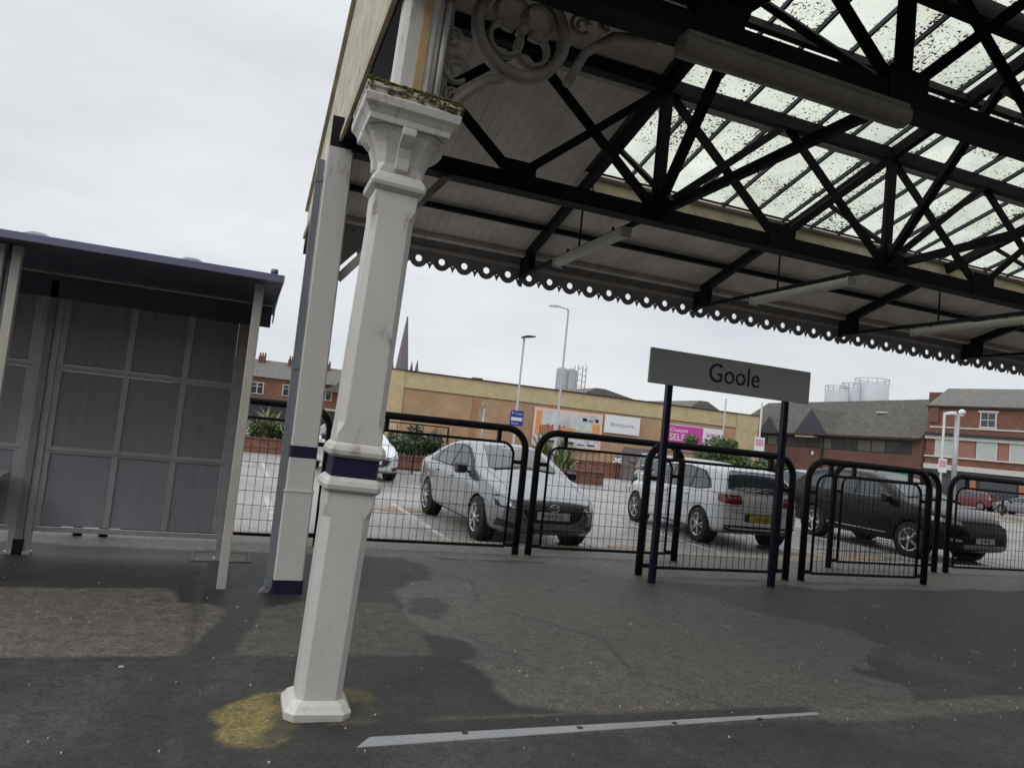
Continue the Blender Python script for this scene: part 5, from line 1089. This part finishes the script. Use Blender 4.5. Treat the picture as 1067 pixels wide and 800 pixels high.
# ------------------------------------------------------------------ tanks, silo, spire, terrace
tk = empty('storage_tanks', (150, 150, -.7), 'cluster of pale grey industrial storage tanks above the dark slate roof', 'tanks')
for (dx, r, h) in ((-4.0, 2.9, 22.0), (1.3, 2.4, 23.4), (7.2, 4.3, 25.2)):
    t0 = B(); t0.lathe([(r, 0), (r, h), (r*.9, h+.5), (.3, h+.9)], (dx, -abs(dx)*.2, 0), 'z', 28); tko = t0.done('tank', tank_m, tk)
    t0 = B(); t0.tube([(dx+r*math.cos(a*.524), -abs(dx)*.2+r*math.sin(a*.524), h+1.3) for a in range(12)], .09, 5, closed=True)
    for a in range(12): t0.bar((dx+r*math.cos(a*.524), -abs(dx)*.2+r*math.sin(a*.524), h), (dx+r*math.cos(a*.524), -abs(dx)*.2+r*math.sin(a*.524), h+1.3), .1, .1)
    t0.done('guard_rail', galv, tko)
si = empty('grain_silo', (50.3, 110, -.7), 'grey twin silo with an open ladder frame rising above the retail roof', 'silo')
for dx in (-1.1, .5):
    b = B(); b.lathe([(1.0, 0), (1.0, 13.6), (.2, 14.0)], (dx, 0, 0), 'z', 18); b.done('silo_drum', silo_m, si)
b = B()
for x in (1.4, 2.9):
    for y in (-.7, .7): b.bar((x, y, 0), (x, y, 14.6), .12, .12)
for k in range(15):
    b.bar((1.4, -.7, k), (2.9, -.7, k), .08, .08); b.bar((1.4, -.7, k), (2.9, -.7, k+1), .05, .05)
b.done('ladder_frame', galv, si)
sp_ = empty('church_spire', (22.3, 110, -.7), 'slender grey stone church spire showing beside the thick column', 'church')
b = B(); b.loft([octo(0, 0, 2.2, .3, 0), octo(0, 0, 2.2, .3, 8.6)]); b.done('tower', stone, sp_); b = B(); b.loft([octo(0, 0, 1.05, .43, 8.6), octo(0, 0, .08, .03, 18.4)]); b.done('spire', stone, sp_)
for x, y in ((-1.9, -1.9), (1.9, -1.9), (1.9, 1.9), (-1.9, 1.9)): b = B(); b.loft([octo(x, y, .28, .1, 8.6), octo(x, y, .28, .1, 10), octo(x, y, .02, .008, 11.8)]); b.done('pinnacle', stone, sp_)
tr = empty('terraced_houses', (6, 95, -.7), 'row of red brick terraced houses with slate roofs and white windows far left', 'houses')
def TP(b, n, m, par=None): return b.done(n, m, par or tr)
b = B(); b.box((-14, 0, -1), (8, 9, 5.9)); b.done('wall', red_brick, tr)
b = B(); b.prism([(-.4, 5.9), (4.5, 8.3), (9.4, 5.9)], -14, 8, lambda u, v, t: (t, u, v)); rf = b.done('roof', slate, tr)
b = B(); b.prism([(-3.4, 5.0), (-.8, 7.2), (-.8, 7.2), (1.6, 5.0)][0:1]+[(-.9, 7.0), (1.6, 5.0)], -.6, 5, lambda u, v, t: (u+7, t-.1, v)); b.done('gable_roof', slate, tr)
for x, z in ((-5.9, 3.85), (-1.4, 3.95), (2.4, 3.95), (-9.6, 3.85)):
    b = B(); b.box((x, -.12, z-.1), (x+2.3, -.001, z+1.35)); w_ = b.done('window', white_trim, tr)
    for k in range(3): b = B(); b.box((x+.12+k*.72, -.14, z), (x+.72+k*.72, -.121, z+.8)); b.done('pane', win_glass, w_); b = B(); b.box((x+.12+k*.72, -.14, z+.88), (x+.72+k*.72, -.121, z+1.25)); b.done('pane', win_glass, w_)
for x in (-4.6, -.9, 3.6): 
    b = B(); b.box((x, 3.5, 7.0), (x+.9, 4.5, 8.7)); c_ = b.done('chimney', red_brick2, rf)
    b = B()
    for k in range(3): b.lathe([(.12, 8.7), (.09, 9.2)], (x+.2+.3*k, 4.1, 0), 'z', 8)
    b.done('chimney_pots', red_brick2, rf)
b = B(); b.box((-14, -.3, 2.6), (8, -.001, 2.85)); b.done('shop_fascia', white_trim, tr); b = B(); b.box((-14, -.1, -.8), (8, -.002, 2.5)); b.done('shopfront', shop_dark, tr)
# bollards and street clutter near the shops
for i, (x, y, l) in enumerate(((49.6, 39.5, 'black bollard left of the red hatchback across the street'), (52.6, 37.2, 'black bollard in front of the silver street car'), (53.6, 34.2, 'black bollard near the blue window poster'))):
    b = B(); b.lathe([(.13, 0), (.13, .12), (.09, .16), (.08, .95), (.11, .98), (.11, 1.05), (.03, 1.12)], (0, 0, 0), 'z', 14); o = b.done('bollard', fence_black, loc=(x, y, gz(x, y))); tag(o, l, 'bollard', 'bollards along the shop pavement')
